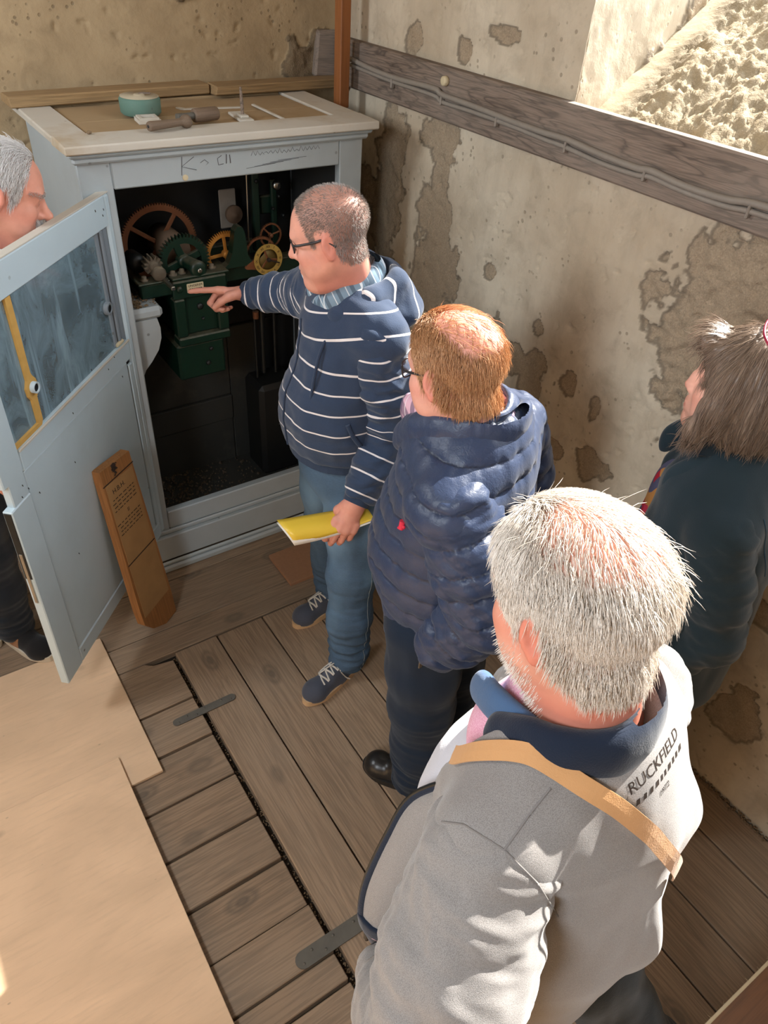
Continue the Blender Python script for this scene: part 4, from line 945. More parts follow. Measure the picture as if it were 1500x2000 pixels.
def m_cloth(name, c, rough=.9, var=.12, weave=420, sheen=.2, heather=None, bumpk=.25, mid=None):
    t = Nt(name); v = t.coord(); n = t.noise(v, 5, 4); w1 = t.noise(v, weave, 2, .6); w2 = t.noise(v, 60, 3)
    col = t.mix(n, mul(c, 1-var), mul(c, 1+var))
    if heather: col = t.mix(t.ramp(w1, [(.4, 0.0), (.62, 1.0)]), col, heather)
    if mid: col = t.mix(t.ramp(w2, [(.42, 0.0), (.6, 1.0)]), col, mid)
    t.set(t.p.inputs['Sheen Weight'], sheen); t.set(t.p.inputs['Specular IOR Level'], .2)
    return t.out(col, rough, t.bump(t.math('ADD', w1, t.math('MULTIPLY', w2, .6)), bumpk, .0025))
def m_striped(name, c, line, period, width):
    """Knit cloth with narrow woven stripes running along the attribute 'u' (metres)."""
    t = Nt(name); v = t.coord(); w1 = t.noise(v, 380, 2, .6); w2 = t.noise(v, 70, 3); n = t.noise(v, 5, 4)
    ph = t.math('FRACT', t.math('DIVIDE', t.attr('u'), period)); st = t.math('LESS_THAN', ph, width/period)
    st = t.math('MULTIPLY', st, t.attr('st'))
    col = t.mix(t.math('MULTIPLY', w1, .5), mul(c, .82), mul(c, 1.3)); col = t.mix(st, col, line)
    t.set(t.p.inputs['Sheen Weight'], .25); t.set(t.p.inputs['Specular IOR Level'], .15)
    return t.out(col, .92, t.bump(t.math('ADD', w1, t.math('MULTIPLY', w2, .6)), .3, .0025))
def m_denim(name, c, fade):
    t = Nt(name); v = t.coord(); w1 = t.noise(t.coord('Object', (1, 1, 5)), 130, 3, .7); n = t.noise(v, 6, 5, .6); fd = t.attr('fade')
    col = t.mix(t.ramp(n, [(.35, 0.0), (.7, 1.0)]), mul(c, .8), mul(c, 1.2)); col = t.mix(fd, col, fade); col = t.mix(t.math('MULTIPLY', w1, .45), col, mul(fade, 1.15))
    return t.out(col, .85, t.bump(w1, .3, .002))
def m_puffer(name, c):
    t = Nt(name); v = t.coord(); n = t.noise(v, 30, 4, .6, .5); wr_ = t.noise(v, 120, 3, .6, .8)
    col = t.mix(n, mul(c, .85), mul(c, 1.15)); col = t.mix(t.attr('seam'), col, mul(c, .35))
    t.set(t.p.inputs['Sheen Weight'], .12)
    return t.out(col, .42, t.bump(t.math('ADD', t.math('MULTIPLY', n, 1.0), wr_), .25, .004))
def m_leather(name, c, rough=.32):
    t = Nt(name); v = t.coord(); n = t.noise(v, 160, 3, .6); return t.out(t.mix(n, mul(c, .8), mul(c, 1.3)), rough, t.bump(n, .12, .002))

# ------------------------------------------------------------------ people: shared builders
class Fig:
    def __init__(s, label, base, group=None):
        s.base = A3(*base); s.root = empty('person', base); tag(s.root, label, 'person')
    def put(s, name, VQ, mat, parent=None, attrs=None, label=None, smooth=True):
        V, Q = VQ; o = link(name, mesh_np(name, V-s.base, Q, smooth, attrs), mat, parent or s.root)
        if label: o['label'] = label
        return o
    def mb(s, name, b, mat, parent=None, label=None):
        o = link(name, b.mesh(name), mat, parent or s.root); o.data.transform(Matrix.Translation(-Vector(s.base)))
        if label: o['label'] = label
        return o
def scalp(q, bald=0.0, temples=0.0, low=0.0):
    """Hair mask of a head from head-local coordinates."""
    x, y, z = q[:, 0], q[:, 1], q[:, 2]
    zl = np.interp(y, [-.12, -.05, -.03, -.022, .018, .022, .036, .042, .06, .085, .11], [-.075-low, -.068-low, -.045, .036, .036, -.004, .0, .045, .075, .098, .125])+temples*sstep(.03, .07, y)*.05
    m = sstep(-.006, .008, z-zl)*(1-sstep(.0815, .086, np.abs(x))*(z < .03))
    if bald: m = m*(1-bald*sstep(.085, .05, np.sqrt(x**2+((y+.035)*.9)**2))*(z > .08))
    return np.clip(m, 0, 1)
def head_attrs(V, c, B, S, mask, hairk=1.0):
    q = ((V-c)@B.T)/S; near = np.linalg.norm(q, axis=1) < .2
    h = mask(q)*near*hairk
    x, y, z = q.T
    red = near*np.clip(sstep(.03, .0, np.abs(z+.03))*sstep(.03, .055, np.abs(x))*sstep(.1, .06, np.abs(x))*.35+sstep(.02, 0, np.sqrt(x**2+(y-.112)**2+(z+.028)**2))*.5+sstep(.074, .085, np.abs(x))*.55*(np.abs(z) < .04)+sstep(.022, .012, np.sqrt((x/1.3)**2+(y-.097)**2+((z+.066)*1.6)**2))*.6+.45*sstep(-.06, -.12, z)*(y < .06), 0, 1)
    dk = near*sstep(.0065, .0045, np.sqrt((np.abs(x)-.031)**2+(z-.003)**2))*(y > .083)
    return {'hair': h, 'red': red, 'dark': dk}, q
def limb_folds(V, Q, a, b, amp, freq=38, off=0.0, where=None, p2=.35):
    """Wrinkles that run across a limb from a to b."""
    N = vnormals(V, Q); ax = nrm(np.asarray(b)-np.asarray(a)); t = (V-a)@ax
    P = (V-t[:, None]*ax)*9+(t[:, None]*freq*.9)*ax
    h = noise(P, 1.0, off)+p2*noise(P, 2.1, off+3); h = np.sign(h)*np.abs(h)**.8
    w_ = 1.0 if where is None else where(t/np.linalg.norm(np.asarray(b)-np.asarray(a)))
    return V+N*(amp*h*w_)[:, None]
def soft_folds(V, Q, amp, s=(6, 6, 2.2), off=0.0):
    N = vnormals(V, Q); h = fbm(V*A3(*s), 1.0, 3, off); return V+N*(amp*h)[:, None]
def sleeve(fig, name, S_, E_, W_, rs, mat, parent, amp=.006, h=.006, cut=None, uoff=0, flat=None, off=0.0, post=None, k=.03, close=.03):
    """A sleeve from shoulder over elbow to wrist as one surface; attribute u measures along it."""
    S_, E_, W_ = A3(*S_), A3(*E_), A3(*W_); F = Field()
    m1 = (S_+E_)/2; m2 = (E_+W_)/2
    F.chain([S_, m1, E_, m2, W_], rs, k); F.plane(W_, W_-E_, .006)
    V, Q = F.mesh(h); V = relax(V, Q, 2)
    L1 = np.linalg.norm(E_-S_); L2 = np.linalg.norm(W_-E_)
    d1 = (V-S_)@nrm(E_-S_); d2 = (V-E_)@nrm(W_-E_); bis = nrm(nrm(E_-S_)+nrm(W_-E_)); t = sstep(-.03, .03, (V-E_)@bis)
    u = d1*(1-t)+(L1+d2)*t
    V = limb_folds(V, Q, S_, E_, amp, 34, off, None); V = limb_folds(V, Q, E_, W_, amp*.8, 44, off+9)
    A = {'u': u+uoff, 'st': np.ones(len(V)), 'seam': np.zeros(len(V))}
    if post is not None: V = post(V, Q, A, u, L1+L2)
    return fig.put(name, (V, Q), mat, parent, A)
def shoe(fig, heel, toe, mat, solemat, lace=None, label=None, h=.0045, width=.1, tall=.085, sole=.026, laces=True, open_=True, parent=None):
    """Shoe between heel and toe points on the floor: upper, sole and laces."""
    heel, toe = A3(*heel), A3(*toe); f = nrm(toe-heel); L = np.linalg.norm(toe-heel); r = A3(f[1], -f[0], 0); up = A3(0, 0, 1)
    W = lambda x, y, z: heel+x*f*L+y*r*width+z*up
    F = Field(); B = np.stack([f, r, up]); z0 = sole*.6
    F.cone(W(.16, 0, z0+.012), W(.45, 0, z0+.012), .36*width, .40*width, .02); F.cone(W(.45, 0, z0+.012), W(.80, .02, z0+.010), .40*width, .43*width, .02)
    F.ell(W(.82, .02, z0+.014), A3(.17*L, .45*width, .040), B, .02)
    F.chain([W(.14, 0, z0+.02), W(.18, 0, tall)], [.36*width, .32*width], .02); F.cone(W(.2, 0, tall*.95), W(.55, 0, .058), .30*width, .33*width, .02)
    F.plane(W(0, 0, z0*.9), (0, 0, -1), .002)
    if open_: F.ell(W(.20, 0, tall+.022), A3(.13*L, .27*width, .03), B, .008, True)
    V, Q = F.mesh(h); V = relax(V, Q, 2)
    o = fig.put('shoe', (V, Q), mat, parent, None, label)
    n = 40; pts = []
    for k in range(n):
        a = 2*PI*k/n; cx = math.cos(a); sy = math.sin(a); x = .5+.515*np.sign(cx)*abs(cx)**.8
        wd = np.interp(x, [-.02, .15, .45, .8, 1.02], [.30, .40, .42, .50, .40]); pts.append((x*L, (abs(sy)**.8*np.sign(sy))*wd*width*1.03+.01*width))
    b = MB(); Mx = Matrix((list(f)+[0], list(r)+[0], [0, 0, 1, 0], [0, 0, 0, 1])).transposed(); Mx.translation = Vector(heel)
    b.prism(pts, .001, sole*.95, None, Mx); b.prism([(x*1.0-.0, y*1.012) for x, y in pts], sole*.8, sole, None, Mx)
    fig.mb('sole', b, solemat, o)
    if lace and laces:
        b = MB(); tree = BVHTree.FromPolygons([Vector(v) for v in V], [tuple(q) for q in Q])
        def on(x, y):
            p = W(x, y, .2); hit = tree.ray_cast(Vector(p), Vector((0, 0, -1))); return (hit[0]+Vector((0, 0, .003))) if hit[0] else Vector(W(x, y, .06))
        for k in range(4):
            x = .40+.085*k; b.tube([on(x, -.24), on(x+.012, -.1), on(x+.02, .08), on(x+.01, .24)], .0038, 6)
            b.tube([on(x, .24), on(x+.05, 0), on(x+.075, -.24)], .0034, 6)
        b.tube(smooth_path([on(.40, .05), on(.50, .22), on(.62, .34)+Vector((0, 0, .004)), on(.66, .22)+Vector((0, 0, .008)), on(.52, .05)+Vector((0, 0, .006)), on(.42, 0)], 4), .003, 6)
        b.tube(smooth_path([on(.40, -.05), on(.46, -.28), on(.40, -.42), Vector(W(.36, -.52, .03))], 4), .003, 6)
        fig.mb('laces', b, lace, o)
    return o
def trousers(fig, name, pel, hips, knees, ankles, f, rs, mat, h=.0065, amp=.006, flare=0.0, waist=.10, seat=.16, hemz=.05, off=0.0, cut=True):
    F = Field(); f = nrm(f); pel = A3(*pel); r = np.cross(f, A3(0, 0, 1))
    F.cone(pel+A3(0, 0, waist), pel, seat*.95, seat, .04, f, 1.25)
    for hp, kn, an, in zip(hips, knees, ankles):
        hp, kn, an = A3(*hp), A3(*kn), A3(*an); F.chain([hp, (hp+kn)/2, kn, (kn+an)/2, an], rs, .04)
        F.plane(an+A3(0, 0, 0) if False else A3(an[0], an[1], hemz), (0, 0, -1), .003) if cut else None
    V, Q = F.mesh(h); V = relax(V, Q, 2)
    for hp, kn, an in zip(hips, knees, ankles):
        d = np.linalg.norm((V-A3(*an))[:, :2], axis=1); w_ = sstep(.16, .10, d)*sstep(.75, .15, V[:, 2])
        N = vnormals(V, Q); t = V[:, 2]; P = np.c_[V[:, 0]*8, V[:, 1]*8, t*42]; hgt = noise(P, 1, off)+.4*noise(P, 2, off+2)
        V = V+N*(amp*1.3*hgt*w_*(.4+sstep(.35, .12, t)+.5*np.exp(-((t-.5)/.1)**2)))[:, None]
    V = soft_folds(V, Q, amp, (9, 9, 3), off)
    fr = (V-pel)@f; fade = np.clip(1.0*sstep(.0, .10, np.abs(fr)+.02)*np.exp(-((V[:, 2]-.68)/.2)**2)+.5*np.exp(-((V[:, 2]-.36)/.16)**2)*sstep(.0, .1, fr), 0, 1)*(.65+.5*fbm(V, 6, 3, off))
    return fig.put(name, (V, Q), mat, None, {'fade': np.clip(fade, 0, 1)})
def spectacles(fig, W, mat, glass, S=1.0, z=.004, rim=.0016, w=.026, h_=.017, label=None, name='spectacles', y=.103, tl=-.005):
    """Glasses on a head; W maps head-local coordinates to the world."""
    o = None; b = MB()
    for s_ in (-1, 1):
        pts = []
        for k in range(25):
            a = 2*PI*k/24; pts.append(Vector(W(s_*.034+w*np.sign(math.cos(a))*abs(math.cos(a))**.6, y-.018*abs(s_*.034+w*math.cos(a))/.06, z+h_*np.sign(math.sin(a))*abs(math.sin(a))**.6)))
        b.tube(pts, rim*1.2, 6, False)
        b.tube(smooth_path([W(s_*.060, y-.018, z+.008), W(s_*.076, .07, z+.008), W(s_*.0815, .02, z+.009), W(s_*.083, tl, z+.010), W(s_*.0805, tl-.025, z-.012)], 4), rim*1.7, 6)
    b.tube([W(-.010, y, z+.006), W(0, y+.004, z+.009), W(.010, y, z+.006)], rim, 6)
    o = fig.mb(name, b, mat, None, label)
    for s_ in (-1, 1):
        g = MB(); P = [];
        for k in range(24):
            a = 2*PI*k/24; P.append(W(s_*.034+w*np.sign(math.cos(a))*abs(math.cos(a))**.6, y-.018*abs(s_*.034+w*math.cos(a))/.06, z+h_*np.sign(math.sin(a))*abs(math.sin(a))**.6))
        g.add([tuple(p) for p in P], [tuple(range(24))]); fig.mb('lens', g, glass, o)
    return o
def collar_roll(pts, rs, flat, f, h=.005, k=.015):
    P = [np.array(p) for p in smooth_path([A3(*p) for p in pts], 5)]; R2 = np.interp(np.linspace(0, len(rs)-1, len(P)), range(len(rs)), rs)
    F = Field(); F.chain(P, R2, .004, flat, f); V, Q = F.mesh(h); return relax(V, Q, 2), Q
t = Nt('lens_glass'); tr = t.n('BsdfTransparent', Color=(.9, .93, .95)); gl = t.n('BsdfGlossy', Roughness=.03); ms_ = t.n('MixShader', Fac=.12, i1=tr.outputs[0], i2=gl.outputs[0]); t.t.links.new(ms_.outputs[0], t.t.nodes['Material Output'].inputs['Surface']); M['lens'] = t.m
M['frame_dark'] = m_plain('dark_frames', (.02, .02, .025), .35)
M['sole_gum'] = m_plain('gum_sole', lin(204, 170, 130), .7, var=.1); M['sole_white'] = m_plain('white_sole', lin(206, 196, 178), .7); M['sole_black'] = m_plain('black_sole', (.015, .014, .013), .6)
M['lace'] = m_cloth('lace_cloth', lin(200, 194, 184), .9, .1, 300)
M['sneaker'] = m_cloth('grey_suede', lin(74, 78, 90), .9, .2, 300)
M['blackleather'] = m_leather('black_leather', (.014, .013, .013))

# ------------------------------------------------------------------ the man in the striped hoodie, pointing
f1 = Fig('man with cropped grey hair and glasses in a navy striped hoodie pointing at the clock', (1.05, 1.66, 0))
r1, t1, up = frame((-.97, .24, 0)); hc = A3(.985, 1.655, 1.640); hr_, hf_, hu_ = frame((-.74, .66, -.30), (0, 0, 1)); HB = np.stack([hr_, hf_, hu_])
nb = A3(1.085, 1.685, 1.465)
SL, EL, WL = A3(1.070, 1.520, 1.395), A3(1.112, 1.508, 1.100), A3(.965, 1.448, .915)
SR, ER, WR = A3(1.065, 1.850, 1.400), A3(1.095, 2.060, 1.315), A3(1.003, 2.225, 1.266)
F = Field(); W1 = add_head(F, hc, hr_, hf_, hu_, 1.0, .006)
F.cone(W1(0, -.025, -.045), nb, .058, .062, .03); F.cone(nb, nb-A3(0, 0, .08), .062, .10, .03)
pel = A3(1.045, 1.68, .93); ch = A3(1.065, 1.68, 1.24)
F.chain([nb-A3(0, 0, .06), ch, pel], [.10, .14, .13], .04, t1, 1.35)
for S_, E_, W_ in ((SL, EL, WL), (SR, ER, WR)): F.chain([S_, E_, W_], [.050, .040, .027], .02)
hd = nrm(A3(-.68, .70, -.10)); up_n = nrm(A3(-.1, .3, 1.0))
add_hand(F, WR, (-.80, .58, -.06), (.36, .50, .78), (-.3, -.45, -.3), 1.06, ((.05, .05, .03), (1.0, 1.2, .7), (1.15, 1.2, .7), (1.2, 1.2, .7)), .25, .03, .9)
add_hand(F, WL, (-.50, -.08, -.86), (-.42, -.72, .45), (-.85, .5, 0), 1.08, (.35, .4, .45, .5), .1, .02, 1.2)
V, Q = F.mesh(.0035); V = relax(V, Q, 1, .4)
att, q = head_attrs(V, hc, HB, 1.0, lambda q: scalp(q, .35, .35)*(.72+.28*sstep(.12, .02, q[:, 2])), .95)
hands = (np.linalg.norm(V-WR, axis=1) < .22)*.25+(np.linalg.norm(V-WL, axis=1) < .2)*.45; att['red'] = np.clip(att['red']+hands*(.6+.4*noise(V, 60)), 0, 1)
M['skin1'] = m_skin('skin_ruddy', lin(212, 152, 132), stubc=lin(112, 98, 90))
body = f1.put('body', (V, Q), M['skin1'], None, att)
sc = scalp(q, .5, .4)*(np.linalg.norm(q, axis=1) < .2); rt, nn = scatter(V, Q, sc+1e-9*0, 9000, 1)
M['hair_grey'] = m_hair('hair_grey_brown', lin(92, 80, 72), lin(172, 162, 154))
dr = nn*.7+A3(0, 0, -.25)+hf_*.25; strands('cropped_hair', rt-f1.base, dr/np.linalg.norm(dr, axis=1)[:, None], RNG.uniform(.005, .009, 9000), .00045, M['hair_grey'], f1.root, 2, seed=2)
spectacles(f1, W1, M['frame_dark'], M['lens'], z=.006, rim=.0019, w=.027, h_=.016, label='dark rimmed glasses')
# hoodie
NAVY = lin(52, 66, 89); M['hoodie'] = m_striped('striped_fleece', NAVY, lin(222, 216, 214), .060, .0050); M['rib'] = m_cloth('navy_rib', mul(NAVY, .85), .95, .15, 500, .15)
F = Field()
F.chain([nb-A3(-.0, 0, .02), A3(1.075, 1.683, 1.37), A3(1.062, 1.682, 1.22), A3(1.035, 1.685, 1.08), A3(1.04, 1.682, .965)], [.095, .165, .176, .178, .165], .05, t1, 1.22)
F.ell(pel+A3(-.055, .015, .16), A3(.098, .135, .15), None, .08)
for S_ in (SL, SR): F.cone(nb-A3(-.02, 0, .045), S_, .075, .082, .05)
F.plane((0, 0, .985), (0, 0, -1), .01)
F.ell(nb+A3(-.02, 0, .075), A3(.085, .085, .10), None, .01, True)
V, Q = F.mesh(.006); V = relax(V, Q, 2); V = soft_folds(V, Q, .009, (7, 7, 3.5), 3); V = limb_folds(V, Q, A3(1.04, 1.68, 1.4), A3(1.04, 1.68, .95), .004, 26, 5)
slope = (V[:, 2]-.95)-.35*sstep(1.27, 1.45, V[:, 2])*np.sqrt((((V-nb)@r1)**2)+.002); st = sstep(.065, .08, V[:, 2]-.95)*np.ones(len(V))
hood_ = f1.put('hoodie', (V, Q), M['hoodie'], None, {'u': slope+.02, 'st': st})
sl = sleeve(f1, 'sleeve', SL+A3(0, .01, .0), EL, WL-.01*nrm(WL-EL), [.083, .080, .074, .062, .050], M['hoodie'], hood_, .0085, .006, uoff=.03, off=2)
sr = sleeve(f1, 'sleeve', SR, ER, WR-.012*nrm(WR-ER), [.080, .074, .064, .056, .046], M['hoodie'], hood_, .007, .006, uoff=.02, off=6)
for nm, E_, W_ in (('l', EL, WL), ('r', ER, WR)):
    d = nrm(W_-E_); b = MB(); a = W_-.052*d; b.tube([a, a+.02*d, a+.045*d, a+.058*d], [.050, .047, .043, .041] if nm == 'l' else [.046, .044, .042, .041], 20); f1.mb('cuff', b, M['rib'], hood_)
b = MB(); ring_ = [(1.04+.148*math.cos(a)-.004, 1.683+.170*math.sin(a)) for a in [2*PI*k/40 for k in range(40)]]
b.prism(ring_, .958, 1.015, [(1.04+.12*math.cos(2*PI*k/40), 1.683+.14*math.sin(2*PI*k/40)) for k in range(40)]); f1.mb('waistband', b, M['rib'], hood_)
# hood lying on the shoulders
F = Field(); HP = [A3(.975, 1.700, 1.405), A3(1.000, 1.615, 1.44), A3(1.075, 1.585, 1.475), A3(1.160, 1.610, 1.490), A3(1.190, 1.690, 1.485), A3(1.160, 1.770, 1.490), A3(1.075, 1.795, 1.475), A3(1.00, 1.765, 1.44)]
F.chain(HP, [.026, .034, .040, .045, .048, .045, .040, .030], .03); F.ell((1.185, 1.675, 1.425), (.085, .15, .060), None, .05); F.ell((1.10, 1.68, 1.40), (.10, .16, .05), None, .04); F.ell(nb+A3(.02, 0, .06), A3(.080, .080, .085), None, .012, True)
V, Q = F.mesh(.0055); V = relax(V, Q, 2); V = soft_folds(V, Q, .007, (9, 9, 9), 8)
f1.put('hood', (V, Q), M['hoodie'], hood_, {'u': (V-A3(1.3, 1.7, 1.4))@nrm(A3(-.75, -.45, .35))*.9+.031, 'st': np.ones(len(V))})
# plaid shirt collar
def m_plaid(name, base, a, b_, sc_):
    t = Nt(name); v = t.coord('Object', (sc_, sc_, sc_), (.5, .3, .6)); s = t.n('SeparateXYZ', i0=v)
    col = base
    for ax, c_, wd in (('X', a, .28), ('Y', a, .28), ('X', b_, .07), ('Y', b_, .07)):
        ph = t.math('FRACT', t.math('ADD', s.outputs[ax], .31 if wd < .1 else 0.0)); col = t.mix(t.math('MULTIPLY', t.math('LESS_THAN', ph, wd), .65), col, c_)
    return t.out(col, .85)
M['plaid'] = m_plaid('blue_plaid', lin(118, 142, 160), lin(52, 66, 84), lin(226, 232, 236), 26)
C1 = [A3(.972, 1.690, 1.425), A3(.985, 1.635, 1.465), A3(1.035, 1.612, 1.500), A3(1.105, 1.618, 1.525), A3(1.150, 1.672, 1.530), A3(1.120, 1.745, 1.525), A3(1.05, 1.755, 1.500), A3(.985, 1.735, 1.46)]
VQ = collar_roll(C1, [.022, .022, .020, .018, .018, .018, .020, .022], hu_, .55, .0045); f1.put('shirt_collar', VQ, M['plaid'])
b = MB(); b.tube(smooth_path([A3(.985, 1.608, 1.43), A3(.930, 1.60, 1.36), A3(.905, 1.60, 1.27), A3(.895, 1.605, 1.18)], 5), .0045, 8); f1.mb('drawstring', b, M['rib'], hood_)
tz = BVHTree.FromPolygons([Vector(v.co)+Vector(f1.base) for v in hood_.data.vertices], [tuple(p.vertices) for p in hood_.data.polygons])
def project(tree, p, d, off=.003):
    h_ = tree.ray_cast(Vector(p), Vector(d)); return (h_[0]-Vector(d)*off) if h_[0] else Vector(p)
b = MB(); b.tube(smooth_path([p_ for p_ in [project(tz, (.6, 1.76-.02*math.sin(3*z), z), (1, -.18, 0), .002) for z in np.linspace(1.40, 1.0, 14)] if p_.x > .7], 3), .0035, 6); f1.mb('zip', b, M['rib'], hood_)
b = MB(); b.tube(smooth_path([project(tz, p, (.35, .94, 0), .003) for p in [(.85, 1.2, 1.15), (.868, 1.2, 1.11), (.90, 1.2, 1.07), (.95, 1.2, 1.035)]], 4), .007, 8); f1.mb('pocket_edge', b, M['rib'], hood_)
M['jeans'] = m_denim('blue_denim', lin(28, 48, 74), lin(112, 144, 170)); M['seam_thread'] = m_plain('seam_thread', lin(120, 132, 138), .9)
trousers(f1, 'jeans', pel, [(1.055, 1.60, .88), (1.055, 1.77, .88)], [(1.030, 1.558, .50), (1.105, 1.845, .49)], [(1.010, 1.528, .10), (1.155, 1.872, .10)], t1, [.105, .094, .080, .074, .072], M['jeans'], hemz=.045, amp=.007, seat=.165, off=4)
jo = bpy.data.objects['jeans']; tj = BVHTree.FromPolygons([Vector(v.co)+Vector(f1.base) for v in jo.data.vertices], [tuple(p.vertices) for p in jo.data.polygons])
b = MB(); b.tube([project(tj, (x, 1.2, z), (0, 1, 0), .0005) for x, z in zip(np.linspace(1.075, 1.035, 60), np.linspace(.92, .06, 60))], .0016, 5); f1.mb('side_seam', b, M['seam_thread'], jo)
shoe(f1, (1.075, 1.548, 0), (.795, 1.474, 0), M['sneaker'], M['sole_gum'], M['lace'], 'grey lace-up canvas shoe with pale sole')
shoe(f1, (1.225, 1.885, 0), (.942, 1.828, 0), M['sneaker'], M['sole_gum'], M['lace'])
# the yellow folder in his left hand
fo = empty('yellow_folder', (.86, 1.44, .86)); n = 14
PA, PB, PC, PD = [p+A3(.018, .040, -.022) for p in (A3(.735, 1.520, .872), A3(.752, 1.440, .832), A3(.985, 1.365, .885), A3(1.000, 1.440, .880))]
def foldsheet(off, bulge):
    V = []; 
    for i in range(n+1):
        s_ = i/n
        for j in range(9):
            w_ = j/8; p = (PA*(1-s_)+PD*s_)*(1-w_)+(PB*(1-s_)+PC*s_)*w_
            V.append(p+A3(-.25, -.75, .6)*(bulge*math.sin(PI*w_)*(1-.75*s_)+off)-A3(0, 0, .02)*math.sin(PI*s_)*w_*.5)
    Q = [(i*9+j, i*9+j+1, (i+1)*9+j+1, (i+1)*9+j) for i in range(n) for j in range(8)]; return np.array(V), np.array(Q)
def thick(VQ, th):
    V, Q = VQ; N = vnormals(V, Q); m = len(V); E = {}
    for q in Q:
        for k in range(4): e = (q[k], q[(k+1) % 4]); E[e] = 1
    side = [(b_, a_, a_+m, b_+m) for (a_, b_) in E if (b_, a_) not in E]
    return np.concatenate([V, V-N*th]), np.concatenate([Q, Q[:, ::-1]+m, np.array(side)])
M['yellow'] = m_plain('yellow_card', lin(226, 190, 62), .4, var=.04); M['white'] = m_plain('white_paper', lin(226, 222, 214), .7, var=.03)
for nm, of, bu, mt in (('cover', .006, .028, 'yellow'), ('sheets', .0025, .027, 'white'), ('back_cover', -.0015, .025, 'yellow')):
    V, Q = thick(foldsheet(of, bu), .002 if nm == 'sheets' else .0012)
    if nm == 'sheets': V = V+A3(-.003, -.004, -.005)
    link(nm, mesh_np(nm, V-A3(.86, 1.44, .86), Q), M[mt], fo)
tag(fo, 'yellow folder with white papers held at the thigh of the man in the striped hoodie', 'folder')

# ------------------------------------------------------------------ the man in the quilted navy jacket
def quilt(V, Q, A, u, per, amp, wr, off=0.0, ax=(38, 38, 9)):
    """Down-jacket baffles: puffed between seams, gathered beside them."""
    N = vnormals(V, Q); ph = np.abs(np.sin(PI*u/per)); w_ = (1-ph)**1.5
    h = amp*(ph**.42-.7)+wr*noise(V*A3(*ax), 1.0, off)*(.2+w_)+wr*.3*noise(V*A3(*ax)*.45, 1.0, off+4)
    A['seam'] = .85*sstep(.14, .03, ph); return V+N*h[:, None]
f2 = Fig('man with thinning ginger hair in a shiny navy quilted down jacket beside the wall', (.99, 1.03, 0))
tf = nrm(A3(-.35, .94, 0)); tr_ = np.cross(tf, A3(0, 0, 1)); hc = A3(.925, 1.035, 1.566); hr_, hf_, hu_ = frame((-.14, .98, -.26)); HB = np.stack([hr_, hf_, hu_])
nb = A3(.985, 1.005, 1.425); ch = A3(.995, 1.03, 1.20); pel = A3(.990, 1.04, .88)
SL, EL, WL = A3(.845, .910, 1.315), A3(.915, .805, 1.065), A3(.862, .905, .855)
SR, ER, WR = A3(1.165, 1.075, 1.325), A3(1.235, 1.060, 1.06), A3(1.15, 1.20, .90)
def bald2(q):
    x, y, z = q.T; d = np.sqrt((x*1.0)**2+((y+.050)*.72)**2); return scalp(q)*(1-.97*sstep(.064, .050, d)*(z > .06))*(1-.45*sstep(.07, .11, z))
F = Field(); W2 = add_head(F, hc, hr_, hf_, hu_, 1.04, .01)
F.cone(W2(0, -.025, -.045), nb, .062, .068, .03); F.cone(nb, nb-A3(0, 0, .08), .065, .10, .03); F.chain([nb-A3(0, 0, .06), ch, pel], [.10, .14, .13], .04, tf, 1.3)
for S_, E_, W_ in ((SL, EL, WL), (SR, ER, WR)): F.chain([S_, E_, W_], [.05, .04, .027], .02)
add_hand(F, WL, (.45, .6, -.2), (-.9, -.2, .1), (0, .6, .4), 1.0, (.5, .5, .5, .5)); add_hand(F, WR, (-.3, .6, -.6), (.9, .2, .1), (0, .6, .4), 1.0, (.5, .5, .5, .5))
V, Q = F.mesh(.0035); V = relax(V, Q, 1, .4)
att, q = head_attrs(V, hc, HB, 1.04, lambda q: bald2(q), .6); att['red'] = np.clip(att['red']*1.2+.25*(q[:, 2] > .06), 0, 1)
M['skin2'] = m_skin('skin_pink', lin(222, 164, 146), lin(206, 112, 98), stubc=lin(150, 104, 72)); f2.put('body', (V, Q), M['skin2'], None, att)
def flow_hair(fig, name, V, Q, q, S, mask, n, crown, L, rad, mat, lift, grav, hc, HB, seed, seg_=4, comb=None, curl=.006, hr=(.081, .104, .088), side=0.0, sides=3):
    w_ = mask(q)*(np.linalg.norm(q, axis=1) < .2); rt, nn = scatter(V, Q, w_, n, seed); g = np.random.default_rng(seed+1)
    ql = ((rt-hc)@HB.T)/S; d = ql-A3(*crown); d = d*A3(1, 1, .6) if comb is None else comb(ql); d = d@HB; d = d-nn*(d*nn).sum(1)[:, None]; d /= np.linalg.norm(d, axis=1)[:, None]+1e-6
    d = d+nn*(lift*g.uniform(.4, 1.6, n))[:, None]+g.normal(0, .16, (n, 3)); d /= np.linalg.norm(d, axis=1)[:, None]
    Ln = L(ql)*g.uniform(.6, 1.15, n)
    return strands(name, rt-nn*.001-fig.base, d, Ln, rad, mat, fig.root, seg_, gravity=grav, curl=curl, seed=seed+2, head=(hc+.036*S*HB[2]-fig.base, HB, S*A3(*hr)), sides=sides)
M['hair_ginger'] = m_hair('hair_ginger', lin(158, 104, 66), lin(216, 168, 122), .4)
mk2 = bald2
flow_hair(f2, 'hair', V, Q, q, 1.04, mk2, 13000, (0, .0, .14), lambda q: .034-.008*sstep(-.02, -.06, q[:, 2]), .00050, M['hair_ginger'], .24, .32, hc, HB, 21, curl=.020,
          comb=lambda q: np.c_[q[:, 0]*1.6, -.035-.12*sstep(0, .08, q[:, 1])+q[:, 1]*.25, -.10+.09*sstep(.03, .09, q[:, 2])])
